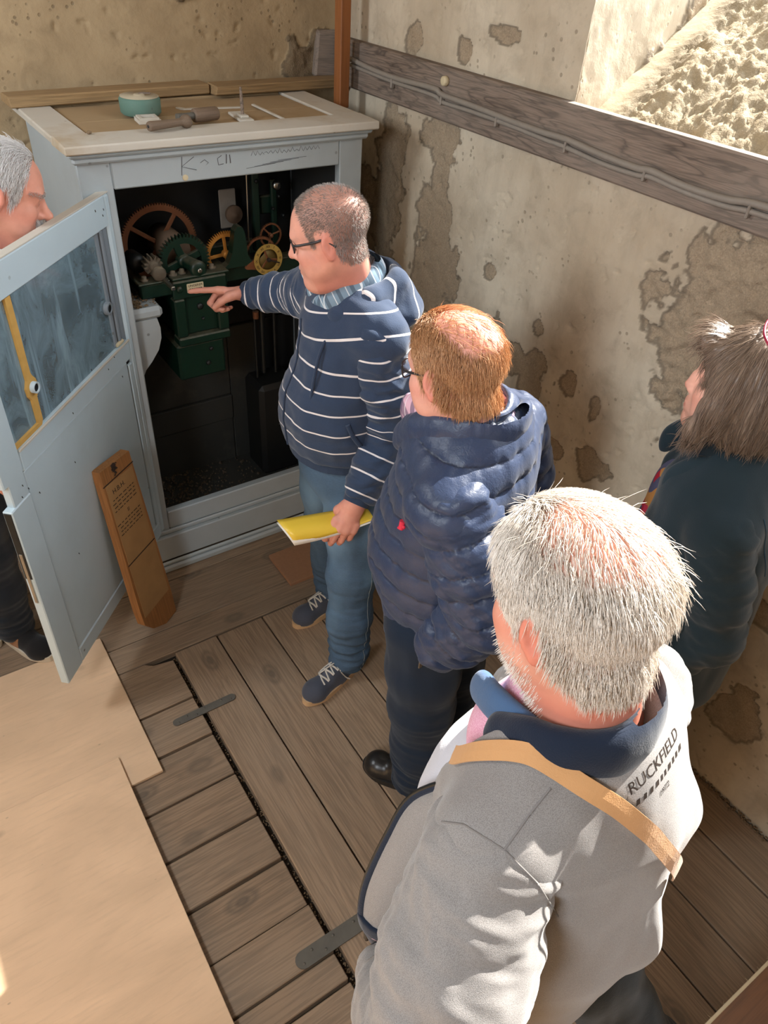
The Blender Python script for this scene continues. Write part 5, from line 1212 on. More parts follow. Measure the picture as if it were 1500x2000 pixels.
wisp = flow_hair(f2, 'crown_wisps', V, Q, q, 1.04, lambda q: (scalp(q)-bald2(q))*1.0, 420, (0, .0, .14), lambda q: .04+0*q[:, 0], .0004, M['hair_ginger'], .15, .3, hc, HB, 31, comb=lambda q: np.c_[q[:, 0]*.3+.05, -.1+0*q[:, 0], 0*q[:, 0]])
spectacles(f2, W2, M['frame_dark'], M['lens'], 1.04, z=.004, w=.028, h_=.019, y=.112, label='thin framed glasses')
M['puffer'] = m_puffer('navy_puffer', lin(42, 57, 86))
F = Field()
F.chain([nb-A3(0, 0, .01), A3(.985, 1.015, 1.34), A3(.99, 1.03, 1.20), A3(.99, 1.035, 1.0), A3(.99, 1.035, .80)], [.10, .172, .186, .190, .186], .05, tf, 1.22)
for S_ in (SL, SR): F.cone(nb-A3(0, 0, .035), S_+A3(0, 0, .0), .085, .090, .05)
F.ell(A3(.965, 1.085, 1.05), A3(.155, .155, .20), None, .08)
F.plane((0, 0, .775), (0, 0, -1), .02); F.ell(nb+A3(-.02, .02, .07), A3(.080, .080, .09), None, .01, True)
F.cone(nb+tf*.16+A3(0, 0, .05), nb+tf*.22+A3(0, 0, -.25), .055, .012, .01, None, 1, True)
V, Q = F.mesh(.0055); V = relax(V, Q, 2); V = soft_folds(V, Q, .007, (6, 6, 3), 13)
A = {}; V = quilt(V, Q, A, V[:, 2]-.765+.004*noise(V, 3, 2), .066, .010, .006, 3)
jk = f2.put('down_jacket', (V, Q), M['puffer'], None, A)
post = lambda V, Q, A, u, L: quilt(V, Q, A, u+.02, .070, .015, .0085, 7, (30, 30, 30))
sleeve(f2, 'sleeve', SL+A3(.015, .0, .0), EL, WL, [.093, .096, .090, .078, .060], M['puffer'], jk, .006, .0055, off=22, post=post)
sleeve(f2, 'sleeve', SR, ER, WR, [.092, .090, .082, .070, .055], M['puffer'], jk, .005, .007, off=25, post=post)
CP = [nb+tf*.165-tr_*.050+A3(0, 0, -.07), nb+tf*.100-tr_*.090+A3(0, 0, -.004), nb+tf*.01-tr_*.104+A3(0, 0, .030), nb-tf*.070-tr_*.060+A3(0, 0, .042), nb-tf*.088+tr_*.01+A3(0, 0, .042), nb-tf*.06+tr_*.075+A3(0, 0, .028), nb+tf*.03+tr_*.095+A3(0, 0, .01), nb+tf*.12+tr_*.07+A3(0, 0, -.03)]
VQ = collar_roll(CP, [.022, .024, .024, .023, .022, .021, .021, .02], nrm(A3(0, 0, 1)), .55, .0045, .02); V, Q = VQ; V = soft_folds(V, Q, .005, (12, 12, 12), 3)
f2.put('jacket_collar', (V, Q), M['puffer'], jk, {'seam': np.zeros(len(V))})
M['plaid2'] = m_plaid('pink_navy_plaid', lin(222, 178, 196), lin(60, 58, 92), lin(240, 236, 240), 18)
SCP = [nb+tf*.160-tr_*.040+A3(0, 0, .004), nb+tf*.095-tr_*.074+A3(0, 0, .034), nb-tf*.0-tr_*.074+A3(0, 0, .035), nb-tf*.066+A3(0, 0, .045), nb-tf*.0+tr_*.074+A3(0, 0, .035), nb+tf*.085+tr_*.07+A3(0, 0, .04), nb+tf*.14+tr_*.02+A3(0, 0, .0)]
f2.put('shirt_collar', collar_roll(SCP, [.020, .018, .014, .012, .014, .018, .020], A3(0, 0, 1), .5, .004), M['plaid2'])
F = Field(); F.chain([nb+tf*.06-A3(0, 0, .03), nb+tf*.105-A3(0, 0, .16), A3(*(ch+tf*.13)), A3(*(pel+tf*.12))], [.07, .09, .08, .07], .03, tf, 1.4); V, Q = F.mesh(.008); f2.put('shirt', (relax(V, Q, 2), Q), M['plaid2'])
b = MB()
lp = [project(BVHTree.FromPolygons([Vector(v.co)+Vector(f2.base) for v in jk.data.vertices], [tuple(p.vertices) for p in jk.data.polygons]), A3(.62, 1.0, 1.235)+A3(0, dy, dz), (1, .02, 0), .001) for dy, dz in ((.0, .0), (.0, -.022), (-.012, -.012), (.010, -.026))]
b.tube([lp[0], lp[1]], .0075, 6); b.tube([lp[2], (lp[0]+lp[1])/2], .004, 6); b.tube([lp[3], lp[1]], .0035, 6); f2.mb('chest_emblem', b, m_plain('red_thread', lin(214, 44, 70), .8), jk, 'small red embroidered emblem')
b = MB(); zp = A3(.835, .905, .855); b.tube([zp, zp+A3(-.006, .008, -.035)], .004, 6); b.box(tuple(zp+A3(-.012, .006, -.062)), tuple(zp+A3(-.001, .010, -.03)), .001); f2.mb('pocket_zip', b, M['steel'], jk)
M['navytrouser'] = m_cloth('navy_trouser', lin(25, 38, 55), .92, .15, 500, .1)
trousers(f2, 'trousers', pel, [(.905, 1.0, .83), (1.065, 1.065, .83)], [(.925, .99, .48), (1.11, 1.075, .48)], [(.955, .975, .10), (1.15, 1.10, .10)], tf, [.110, .100, .092, .090, .092], M['navytrouser'], hemz=.03, amp=.005, off=14, seat=.17)
shoe(f2, (1.005, .925, 0), (.850, 1.152, 0), M['blackleather'], M['sole_black'], M['black'], 'polished black leather shoe', width=.105, laces=False)
shoe(f2, (1.20, 1.055, 0), (1.042, 1.280, 0), M['blackleather'], M['sole_black'], None, None, width=.105)

# ------------------------------------------------------------------ the woman by the wall
f3 = Fig('woman with a grey-brown bob and a dark teal jacket at the right edge', (1.42, .63, 0))
tf = nrm(A3(-.55, .83, 0)); tr_ = np.cross(tf, A3(0, 0, 1)); hc = A3(1.390, .672, 1.582); hr_, hf_, hu_ = frame((-.40, .91, .02)); HB = np.stack([hr_, hf_, hu_]); S3 = .97
nb = A3(1.425, .640, 1.428); ch = A3(1.415, .63, 1.20); pel = A3(1.43, .62, .92)
SL, EL, WL = A3(1.290, .545, 1.325), A3(1.325, .480, 1.05), A3(1.255, .590, .85); SR, ER, WR = A3(1.535, .735, 1.325), A3(1.575, .70, 1.04), A3(1.50, .80, .85)
F = Field(); W3 = add_head(F, hc, hr_, hf_, hu_, S3, 0, .85, True); F.cone(W3(0, -.025, -.045), nb, .050, .054, .03); F.cone(nb, nb-A3(0, 0, .08), .055, .09, .03); F.chain([nb-A3(0, 0, .06), ch, pel], [.09, .12, .12], .04, tf, 1.3)
for S_, E_, W_ in ((SL, EL, WL), (SR, ER, WR)): F.chain([S_, E_, W_], [.043, .035, .024], .02); add_hand(F, W_, (-.4, .5, -.6), (-.8, -.4, .1), (0, .6, .4), .9, (.4, .4, .4, .4))
V, Q = F.mesh(.0035); V = relax(V, Q, 1, .4); att, q = head_attrs(V, hc, HB, S3, lambda q: scalp(q), .9)
M['skin3'] = m_skin('skin_fair', lin(222, 170, 150), stubc=lin(96, 82, 70)); f3.put('body', (V, Q), M['skin3'], None, att)
H = lambda x, y, z: hc+S3*(x*hr_+y*hf_+z*hu_)
F = Field(); F.ell(H(0, -.015, .045), S3*A3(.096, .115, .096), HB, .02)
F.ell(H(0, -.03, -.03), S3*A3(.104, .095, .11), HB, .04)
for sg in (-1, 1):
    F.chain([H(.078*sg, .02, .05), H(.086*sg, .030, -.02), H(.080*sg, .052, -.085), H(.070*sg, .060, -.11)], [S3*.030, S3*.030, S3*.025, S3*.016], .02)
F.ell(H(0, .098, .094), S3*A3(.062, .024, .026), HB, .03)
F.ell(H(0, .145, -.03), S3*A3(.066, .105, .108), HB, .012, True); F.plane(H(0, -.03, -.128), -hu_+.15*hf_, .02)
F.ell(nb+A3(0, 0, .02), A3(.058, .058, .12), None, .02, True)
Vh, Qh = F.mesh(.004); Vh = relax(Vh, Qh, 2); ql = ((Vh-hc)@HB.T)/S3
ang = np.arctan2(ql[:, 0], ql[:, 1]+.02); Nh = vnormals(Vh, Qh); Vh = Vh+Nh*(.0035*noise(np.c_[ang*14, ql[:, 2]*6, 0*ang], 1, 3)+.002*noise(np.c_[ang*34, ql[:, 2]*10, 0*ang], 1, 5))[:, None]
M['bob'] = m_hair('hair_bob', lin(92, 76, 64), lin(150, 130, 112), .42)
f3.put('hair', (Vh, Qh), M['bob'], None, {'rnd': np.clip(.5+.6*noise(np.c_[ang*26, ql[:, 2]*4, 0*ang], 1, 7), 0, 1), 'tip': sstep(0, -.12, ql[:, 2])})
rt, nn = scatter(Vh, Qh, (np.linalg.norm(ql, axis=1) < .3).astype(float)*(Nh@(-hf_) > -.85), 6500, 41); q2 = ((rt-hc)@HB.T)/S3
d = np.c_[q2[:, 0]*.9, q2[:, 1]*.5+.01+.06*sstep(.0, .06, q2[:, 1])*sstep(.02, .1, q2[:, 2]), -.14+.12*sstep(.06, .13, q2[:, 2])]@HB; d = d-nn*(d*nn).sum(1)[:, None]; d /= np.linalg.norm(d, axis=1)[:, None]
d = d+nn*RNG.uniform(.0, .16, 6500)[:, None]+RNG.normal(0, .07, (6500, 3)); d /= np.linalg.norm(d, axis=1)[:, None]
strands('hair_strands', rt-f3.base+nn*.0005, d, RNG.uniform(.02, .055, 6500), .00055, M['bob'], f3.root, 4, gravity=.25, curl=.006, seed=43)
M['teal'] = m_cloth('dark_teal_cotton', lin(40, 58, 68), .9, .15, 500, .25); M['teal_in'] = m_cloth('teal_edge', lin(52, 80, 100), .9, .15, 500, .2)
F = Field(); F.chain([nb-A3(0, 0, .015), A3(1.405, .64, 1.34), A3(1.415, .63, 1.18), A3(1.425, .625, 1.0), A3(1.43, .62, .80)], [.085, .150, .172, .176, .190], .05, tf, 1.2)
for S_ in (SL, SR): F.cone(nb-A3(0, 0, .045), S_, .065, .068, .04)
F.plane((0, 0, .78), (0, 0, -1), .01); F.ell(nb+A3(0, 0, .075), A3(.066, .066, .09), None, .01, True); F.cone(nb+tf*.14+A3(0, 0, .05), nb+tf*.20+A3(0, 0, -.24), .050, .012, .01, None, 1, True)
V, Q = F.mesh(.006); V = relax(V, Q, 2); V = soft_folds(V, Q, .009, (7, 7, 3), 31); jw = f3.put('jacket', (V, Q), M['teal'])
sleeve(f3, 'sleeve', SL, EL, WL, [.070, .070, .062, .054, .044], M['teal'], jw, .004, .006, off=33); sleeve(f3, 'sleeve', SR, ER, WR, [.070, .068, .060, .052, .044], M['teal'], jw, .006, .008, off=35)
CW = [nb+tf*.125-tr_*.080+A3(0, 0, -.060), nb+tf*.085-tr_*.085+A3(0, 0, -.022), nb-tr_*.082+A3(0, 0, -.004), nb-tf*.068-tr_*.03+A3(0, 0, .010), nb-tf*.068+tr_*.04+A3(0, 0, .010), nb+tr_*.085+A3(0, 0, -.002), nb+tf*.10+tr_*.080+A3(0, 0, -.015), nb+tf*.15+tr_*.075+A3(0, 0, -.05)]
V, Q = collar_roll(CW, [.016, .018, .017, .015, .015, .017, .018, .016], nrm(A3(0, 0, 1)), .42, .004); f3.put('jacket_collar', (V, Q), M['teal'], jw)
tw = BVHTree.FromPolygons([Vector(v.co)+Vector(f3.base) for v in jw.data.vertices], [tuple(p.vertices) for p in jw.data.polygons])
b = MB(); b.tube([project(tw, nb-tr_*(.05+.05*s_)-tf*(.03+.09*s_)+A3(-.3, -.4, .15-.12*s_), nrm(A3(.3, .4, -.25)), .0008) for s_ in np.linspace(0, 1, 12)], .0016, 5); f3.mb('shoulder_seam', b, M['teal_in'], jw)
t = Nt('floral_print'); v = t.coord(); vo = t.n('TexVoronoi', Vector=v, Scale=34.0).outputs['Color']; col = t.ramp(t.n('SeparateXYZ', i0=vo).outputs[0], [(0, lin(196, 30, 62)), (.4, lin(214, 60, 90)), (.6, lin(206, 150, 84)), (.8, lin(90, 96, 130))], 'CONSTANT'); M['floral'] = t.out(col, .85)
F = Field(); F.chain([nb+tf*.03-A3(0, 0, .035), nb+tf*.08-A3(0, 0, .13), ch+tf*.10], [.068, .085, .085], .03, tf, 1.3); V, Q = F.mesh(.007); f3.put('floral_top', (relax(V, Q, 2), Q), M['floral'])
# sunglasses pushed up on her hair
b = MB(); M['redframe'] = m_plain('red_frame', lin(150, 36, 66), .3)
b.tube(smooth_path([H(-.098, -.070, .065), H(-.0985, -.055, .085), H(-.090, -.035, .110), H(-.076, -.02, .128)], 5), .0032, 6); b.tube(smooth_path([H(-.076, -.02, .128), H(-.05, .005, .1425), H(0, .012, .149), H(.05, .005, .1425), H(.076, -.02, .128)], 5), .0028, 6)
b.tube(smooth_path([H(.098, -.070, .065), H(.0985, -.055, .085), H(.090, -.035, .110), H(.076, -.02, .128)], 5), .0032, 6); f3.mb('raised_glasses', b, M['redframe'], None, 'dark red glasses pushed up on her hair')
trousers(f3, 'trousers', pel, [(1.38, .58, .86), (1.49, .665, .86)], [(1.38, .58, .5), (1.49, .68, .5)], [(1.39, .58, .1), (1.50, .69, .1)], tf, [.10, .085, .068, .06, .058], M['navytrouser'], hemz=.04, off=37, h=.008, amp=.003)
shoe(f3, (1.43, .53, 0), (1.30, .735, 0), M['blackleather'], M['sole_black'], None, None, width=.085, h=.006); shoe(f3, (1.545, .635, 0), (1.415, .835, 0), M['blackleather'], M['sole_black'], None, None, width=.085, h=.006)

# ------------------------------------------------------------------ the white-haired man in the grey sweatshirt, nearest
f4 = Fig('white-haired man seen from behind in a grey zip sweatshirt with navy collar', (.60, .30, 0))
tf = nrm(A3(-.10, .995, 0)); tr_ = np.cross(tf, A3(0, 0, 1)); hc = A3(.570, .364, 1.668); hr_, hf_, hu_ = frame((-.05, .96, -.28)); HB = np.stack([hr_, hf_, hu_]); S4 = 1.06
nb = A3(.594, .320, 1.468); ch = A3(.595, .325, 1.22); pel = A3(.60, .31, .90)
SL, EL, WL = A3(.420, .275, 1.390), A3(.268, .180, 1.130), A3(.318, .335, .965); SR, ER, WR = A3(.764, .350, 1.380), A3(.770, .52, 1.15), A3(.70, .53, 1.0)
F = Field(); W4 = add_head(F, hc, hr_, hf_, hu_, S4, .012); F.cone(W4(0, -.025, -.045), nb, .066, .072, .03); F.cone(nb, nb-A3(0, 0, .08), .07, .10, .03); F.chain([nb-A3(0, 0, .06), ch, pel], [.10, .15, .14], .04, tf, 1.3)
for S_, E_, W_ in ((SL, EL, WL), (SR, ER, WR)): F.chain([S_, E_, W_], [.05, .042, .030], .02)
add_hand(F, WL, (.75, .62, -.15), (-.5, .5, .7), (.2, -.1, .8), 1.05, (.5, .55, .6, .65), .3, .02, .5); add_hand(F, WR, (0, .3, -.95), (.8, .3, .1), (0, .6, .1), 1.0, (.5, .5, .5, .5))
V, Q = F.mesh(.0033); V = relax(V, Q, 1, .4); att, q = head_attrs(V, hc, HB, S4, lambda q: np.maximum(scalp(q, .8, 0), .35*sstep(-.02, -.06, q[:, 2])*sstep(.0, .05, q[:, 1])), .8)
att['red'] = np.clip(att['red']*1.25+.25, 0, 1); M['skin4'] = m_skin('skin_tan', lin(216, 158, 136), lin(206, 116, 96), stubc=lin(206, 190, 176)); f4.put('body', (V, Q), M['skin4'], None, att)
M['hair_white'] = m_hair('hair_white', lin(204, 190, 174), lin(244, 236, 226), .4)
mk4 = lambda q: scalp(q, .86, 0, .010)
flow_hair(f4, 'hair', V, Q, q, S4, mk4, 17000, (0, .0, .14), lambda q: .032+.012*sstep(-.02, .08, q[:, 2]), .00042, M['hair_white'], .18, .40, hc, HB, 51, 5, curl=.022, hr=(.083, .107, .089),
          comb=lambda q: np.c_[q[:, 0]*1.5, q[:, 1]*.5-.03+.03*noise(q, 30), -.10+.13*sstep(.02, .10, q[:, 2])])
flow_hair(f4, 'loose_hair', V, Q, q, S4, mk4, 900, (0, .0, .14), lambda q: .022+.02*sstep(.0, .08, q[:, 2]), .00036, M['hair_white'], .8, .2, hc, HB, 61, 5, curl=.03, hr=(.083, .107, .089))
wb = (np.linalg.norm(q, axis=1) < .2)*sstep(-.035, -.06, q[:, 2])*sstep(.0, .03, q[:, 1])+.0; rt, nn = scatter(V, Q, wb, 2200, 71); dr = nn+A3(0, 0, -.7); strands('beard_stubble', rt-f4.base, dr/np.linalg.norm(dr, axis=1)[:, None], RNG.uniform(.004, .009, 2200), .0004, M['hair_white'], f4.root, 2, seed=72)
# sweatshirt
M['heather'] = m_cloth('grey_heather', lin(152, 148, 145), .95, .05, 900, .3, heather=lin(128, 124, 122)); M['navyrib'] = m_cloth('navy_rib2', lin(25, 35, 52), .95, .15, 420, .25); M['lining'] = m_cloth('mesh_lining', lin(140, 130, 128), .9, .1, 700)
M['seamgrey'] = m_cloth('seam_grey', lin(126, 122, 120), .95)
F = Field(); F.chain([nb-A3(0, 0, .035), A3(.592, .32, 1.36), A3(.597, .322, 1.22), A3(.60, .320, 1.05), A3(.605, .315, .84)], [.11, .176, .196, .220, .215], .06, tf, 1.18)
for S_ in (SL, SR): F.cone(nb-A3(0, 0, .055), S_, .082, .078, .05)
F.plane((0, 0, .82), (0, 0, -1), .02); F.ell(nb+A3(0, .010, .065), A3(.098, .096, .095), None, .012, True)
F.cone(nb+tf*.11-tr_*.03+A3(0, 0, .06), nb+tf*.26-tr_*.06+A3(0, 0, -.55), .095, .14, .02, None, 1, True)
V, Q = F.mesh(.0055); V = relax(V, Q, 3); V = soft_folds(V, Q, .010, (5, 5, 2.4), 41)
N = vnormals(V, Q); bk = -(V-A3(*nb))@tf; fold = np.maximum(0, noise(np.c_[(V@tr_)*13+V[:, 2]*2.2, V[:, 2]*2.4, 0*bk], 1, 5))*sstep(.02, .1, bk)*sstep(1.42, 1.30, V[:, 2])*sstep(-.03, .06, (V-ch)@tr_); V = V+N*(.055*fold)[:, None]
sw = f4.put('sweatshirt', (V, Q), M['heather'])
sleeve(f4, 'sleeve', SL+A3(-.010, -.004, -.020), EL, WL-.004*nrm(WL-EL), [.090, .098, .086, .070, .050], M['heather'], sw, .006, .0055, off=44)
sleeve(f4, 'sleeve', SR, ER, WR, [.090, .086, .076, .064, .05], M['heather'], sw, .009, .007, off=46)
d = nrm(WL-EL); 
for k, (m_, rr_) in enumerate((('navyrib', .0495), ('white', .0505), ('navyrib', .0488), ('white', .0495), ('navyrib', .0475))):
    b = MB(); a = WL-(.034-.009*k)*d; b.tube([a, a+.0088*d], rr_-.0008*k, 24); f4.mb('cuff_band', b, M[m_] if m_ == 'navyrib' else m_plain('cuff_white', lin(214, 208, 214), .9), sw)
CN = [nb+tf*.060-tr_*.098+A3(0, 0, -.012), nb+tf*.020-tr_*.100+A3(0, 0, .018), nb-tf*.030-tr_*.088+A3(0, 0, .036), nb-tf*.072-tr_*.042+A3(0, 0, .050), nb-tf*.066+tr_*.026+A3(0, 0, .056), nb-tf*.016+tr_*.068+A3(0, 0, .062), nb+tf*.06+tr_*.082+A3(0, 0, .046), nb+tf*.13+tr_*.07+A3(0, 0, -.02)]
V, Q = collar_roll(CN, [.020, .023, .024, .024, .024, .024, .023, .020], nrm(A3(0, 0, 1)), .52, .0045, .02); V = soft_folds(V, Q, .003, (10, 10, 10), 3); f4.put('navy_collar', (V, Q), M['navyrib'], sw, None, 'folded navy rib collar')
DC = [nb+tf*.135-tr_*.050+A3(0, 0, -.03), nb+tf*.085-tr_*.076+A3(0, 0, .002), nb+tf*.03-tr_*.084+A3(0, 0, .022), nb-tf*.03-tr_*.078+A3(0, 0, .030)]
M['pink'] = m_cloth('pink_pique', lin(222, 150, 176), .9, .08, 600, .2, heather=lin(240, 190, 206)); M['denimcollar'] = m_cloth('denim_blue', lin(70, 98, 134), .9, .15, 500); M['shirtwhite'] = m_cloth('pale_shirt', lin(206, 206, 214), .9, .04, 600)
f4.put('denim_collar', collar_roll(DC, [.016, .016, .013, .011], A3(0, 0, 1), .5, .004), M['denimcollar'])
F = Field(); F.chain([nb+tf*.045-A3(0, 0, .02), nb+tf*.055-tr_*.01-A3(0, 0, .09)], [.080, .104], .03, tf, 1.15); F.plane(nb+tf*.1-A3(0, 0, .14), (0, .3, -1), .01); V, Q = F.mesh(.006); f4.put('polo_shirt', (relax(V, Q, 2), Q), M['pink'])
F = Field(); F.chain([nb+tf*.03-A3(0, 0, .12), ch+tf*.040, A3(.60, .360, 1.02), pel+tf*.03], [.095, .172, .19, .17], .05, tf, 1.25); V, Q = F.mesh(.007); V = relax(V, Q, 2); f4.put('pale_shirt', (soft_folds(V, Q, .008, (7, 7, 3), 9), Q), M['shirtwhite'])
# front edge with zip, and the flap that hangs open
ZP = [nb+tf*.060-tr_*.105+A3(0, 0, -.030), A3(.455, .370, 1.38), A3(.412, .425, 1.28), A3(.375, .430, 1.19), A3(.338, .425, 1.09), A3(.322, .410, 1.02), A3(.332, .395, .965)]
zs = smooth_path(ZP, 6); b = MB(); b.tube(zs, .0085, 8); f4.mb('zip_band', b, M['navyrib'], sw); b = MB(); b.tube([p+Vector((-.004, .004, .004)) for p in zs[4:]], .0032, 6); b.box(tuple(zs[-1]+Vector((-.012, -.004, -.012))), tuple(zs[-1]+Vector((0, .006, .012))), .002); f4.mb('zip', b, M['darksteel'], sw)
inn = smooth_path([A3(.46, .33, 1.40), A3(.445, .345, 1.33), A3(.425, .345, 1.26), A3(.405, .34, 1.18), A3(.392, .335, 1.08), A3(.392, .33, 1.01), A3(.395, .33, .955)], 6)
nz_ = len(zs); Vf = np.array([np.array(zs[i])*(1-s_)+np.array(inn[i])*s_+A3(-.020, 0, 0)*math.sin(PI*s_) for i in range(nz_) for s_ in np.linspace(0, 1, 7)]); Qf = np.array([(i*7+j, i*7+j+1, (i+1)*7+j+1, (i+1)*7+j) for i in range(nz_-1) for j in range(6)])
f4.put('jacket_flap', thick((Vf, Qf), .004), M['heather'], sw)
k0 = int(nz_*.80); sel = [tuple(qq) for qq in Qf if qq[0]//7 >= k0]; f4.put('waist_rib', thick((Vf+A3(-.003, .002, 0), np.array(sel)), .006), M['navyrib'], sw)
for kz in (2, 4):
    b = MB(); row = nz_-1-kz; b.tube([Vector(Vf[row*7+j])+Vector((-.006, .0, 0)) for j in range(7)], .0028, 6); f4.mb('rib_stripe', b, m_plain('pink_stripe', lin(204, 168, 172), .9), sw)
ts = BVHTree.FromPolygons([Vector(v.co)+Vector(f4.base) for v in sw.data.vertices], [tuple(p.vertices) for p in sw.data.polygons])
tsl = BVHTree.FromPolygons([Vector(v.co)+Vector(f4.base) for o_ in f4.root.children_recursive if o_.name.startswith(('sweatshirt', 'sleeve')) for v in o_.data.vertices], [tuple(i+n_ for i in p.vertices) for o_, n_ in zip(*(lambda L: (L, np.cumsum([0]+[len(o_.data.vertices) for o_ in L[:-1]]).tolist()))([o_ for o_ in f4.root.children_recursive if o_.name.startswith(('sweatshirt', 'sleeve'))])) for p in o_.data.polygons])
def seam_px(name, pts, r, off=.0004):
    P = [seen(tsl, x_, y_, off) for i in range(len(pts)-1) for x_, y_ in zip(np.linspace(pts[i][0], pts[i+1][0], 12), np.linspace(pts[i][1], pts[i+1][1], 12))]; P = [p for p in P if p is not None]
    b = MB(); b.tube(P, r, 5); return f4.mb(name, b, M['seamgrey'], sw)
b = MB(); b.tube([project(ts, p_, (0, 0, -1), .0002) for p_ in [A3(.475, .26, 1.7)*(1-s_)+A3(.405, .205, 1.7)*s_ for s_ in np.linspace(0, 1, 14)]], .0018, 5) if False else None
seam_px('shoulder_seam', [(1075, 1540), (1035, 1590), (985, 1660)], .0016); seam_px('armhole_seam', [(862, 1605), (905, 1610), (985, 1660), (1050, 1725), (1090, 1790)], .0013)
# lettering across the back
def on_back(me_list, name, origin, size_):
    b = MB()
    for me in me_list:
        vs = []
        for v in me.vertices:
            p = origin+v.co.x*nrm(tr_*.96+A3(0, .25, 0))+v.co.y*nrm(tf*.7+A3(0, 0, .7)); dr_ = Vector(nrm(tf*.7-A3(0, 0, .7))); hh = ts.ray_cast(Vector(p)-dr_*.12, dr_)
            vs.append(tuple(hh[0]+hh[1]*(.0006 if hh[1].dot(Vector(tf)) < 0 else -.0006)) if hh[0] else tuple(p))
        b.add(vs, [tuple(p.vertices) for p in me.polygons]); bpy.data.meshes.remove(me)
    return f4.mb(name, b, M['ink'], sw)
def flat_text(s_, size): m_ = text_mesh(s_, size, 0.0, 'CENTER', 2); return m_
t1_ = flat_text('RUCKFIELD', .022); t2_ = flat_text('1972', .012); t2_.transform(T(.0, -.040, 0))
mb_ = MB(); rr = random.Random(3); x = -.062
while x < .06: l = rr.uniform(.005, .010); mb_.add([(x, -.025, 0), (x+l*.8, -.025, 0), (x+l, -.018, 0), (x+l*.3, -.0175, 0)], [(0, 1, 2, 3)]); x += l+.004
on_back([t1_, t2_, mb_.mesh('marks')], 'back_lettering', np.array(seen(ts, 1288, 1486)), 1)
trousers(f4, 'trousers', pel, [(.515, .30, .85), (.69, .315, .85)], [(.52, .29, .48), (.82, .12, .48)], [(.52, .25, .1), (1.00, -.06, .1)], tf, [.115, .10, .084, .078, .075], m_cloth('black_green_cloth', lin(14, 21, 20), .95, .15, 500), hemz=.03, off=49, h=.008)
shoe(f4, (.525, .19, 0), (.495, .48, 0), M['blackleather'], M['sole_black'], None, None, h=.006); shoe(f4, (1.0, -.11, 0), (1.062, .165, 0), M['blackleather'], M['sole_black'], None, None, h=.006)
# tan strap across his shoulders
SP = [seen(tsl, x_, y_, .002) for x_, y_ in ((905, 1478), (960, 1468), (1030, 1472), (1085, 1500), (1140, 1535), (1195, 1568), (1240, 1602), (1270, 1630), (1295, 1660), (1315, 1692), (1328, 1730))]; SP = [p_ for p_ in SP if p_ is not None]
nr_ = lambda p_: ts.find_nearest(p_)[0]
SP = [SP[0]+Vector((-.006, .022, -.014))]+SP+[nr_(SP[-1]+Vector((.012, .02, -.04))), nr_(SP[-1]+Vector((.015, .06, -.08)))]
pth = smooth_path(SP, 6); Pq = []
for i, p in enumerate(pth):
    nn_ = tsl.find_nearest(p)[1]; n_ = (nn_ if nn_.dot(p-Vector((.595, .325, p.z-.10))) > 0 else -nn_).normalized(); hh = ts.ray_cast(p+n_*.25, -n_); p2_ = hh[0]+n_*.004 if hh[0] and (hh[0]-p).length < .03 else p
    Pq.append((p2_, n_))
for it in range(2): Pq = [((Pq[max(i-1, 0)][0]+Pq[i][0]*2+Pq[min(i+1, len(Pq)-1)][0])/4, Pq[i][1]) for i in range(len(Pq))]
Vs_ = []
for i, (p, n_) in enumerate(Pq):
    tg = (Pq[min(i+1, len(Pq)-1)][0]-Pq[max(i-1, 0)][0]).normalized(); s_ = tg.cross(n_).normalized(); Vs_ += [tuple(p+n_*.004-s_*.013), tuple(p+n_*.0045), tuple(p+n_*.004+s_*.013)]
Qs_ = [(i*3+j, i*3+j+1, i*3+4+j, i*3+3+j) for i in range(len(Pq)-1) for j in range(2)]
V, Q = thick((np.array(Vs_), np.array(Qs_)), .0022); so = link('shoulder_strap', mesh_np('shoulder_strap', V-A3(.6, .3, 1.3), Q, False), m_cloth('tan_webbing', lin(206, 156, 106), .7, .06, 500), None, (.6, .3, 1.3)); tag(so, 'tan bag strap running across the shoulders of the grey sweatshirt', 'strap')

# ------------------------------------------------------------------ the man behind the door at the left edge
f5 = Fig('white-haired man with a moustache leaning in behind the open door at the left edge', (.06, 2.33, 0))
tf = nrm(A3(.90, -.42, 0)); tr_ = np.cross(tf, A3(0, 0, 1)); hc = A3(.328, 2.280, 1.655); hr_, hf_, hu_ = frame((.95, -.16, -.40)); HB = np.stack([hr_, hf_, hu_]); S5 = 1.05
nb = A3(.235, 2.300, 1.480); ch = A3(.155, 2.325, 1.26); pel = A3(.02, 2.36, .92)
SL, EL, WL = A3(.245, 2.48, 1.37), A3(.24, 2.58, 1.1), A3(.36, 2.50, .95); SR, ER, WR = A3(.085, 2.16, 1.37), A3(.02, 2.08, 1.1), A3(.10, 2.10, .88)
F = Field(); W5 = add_head(F, hc, hr_, hf_, hu_, S5, .008, 1.15); F.cone(W5(0, -.025, -.045), nb, .060, .066, .03); F.cone(nb, nb-A3(0, 0, .08), .065, .10, .03); F.chain([nb-A3(0, 0, .06), ch, pel], [.10, .13, .13], .04, tf, 1.3)
for S_, E_, W_ in ((SL, EL, WL), (SR, ER, WR)): F.chain([S_, E_, W_], [.05, .04, .027], .02); add_hand(F, W_, (.4, .1, -.8), (.1, -.9, .1), (.8, 0, .3), 1.0, (.4, .4, .4, .4))
V, Q = F.mesh(.0035); V = relax(V, Q, 1, .4); att, q = head_attrs(V, hc, HB, S5, lambda q: np.maximum(scalp(q, 0, .9), .5*sstep(.012, .004, np.abs(q[:, 2]+.048))*sstep(.07, .085, q[:, 1])*(np.abs(q[:, 0]) < .03)), .85)
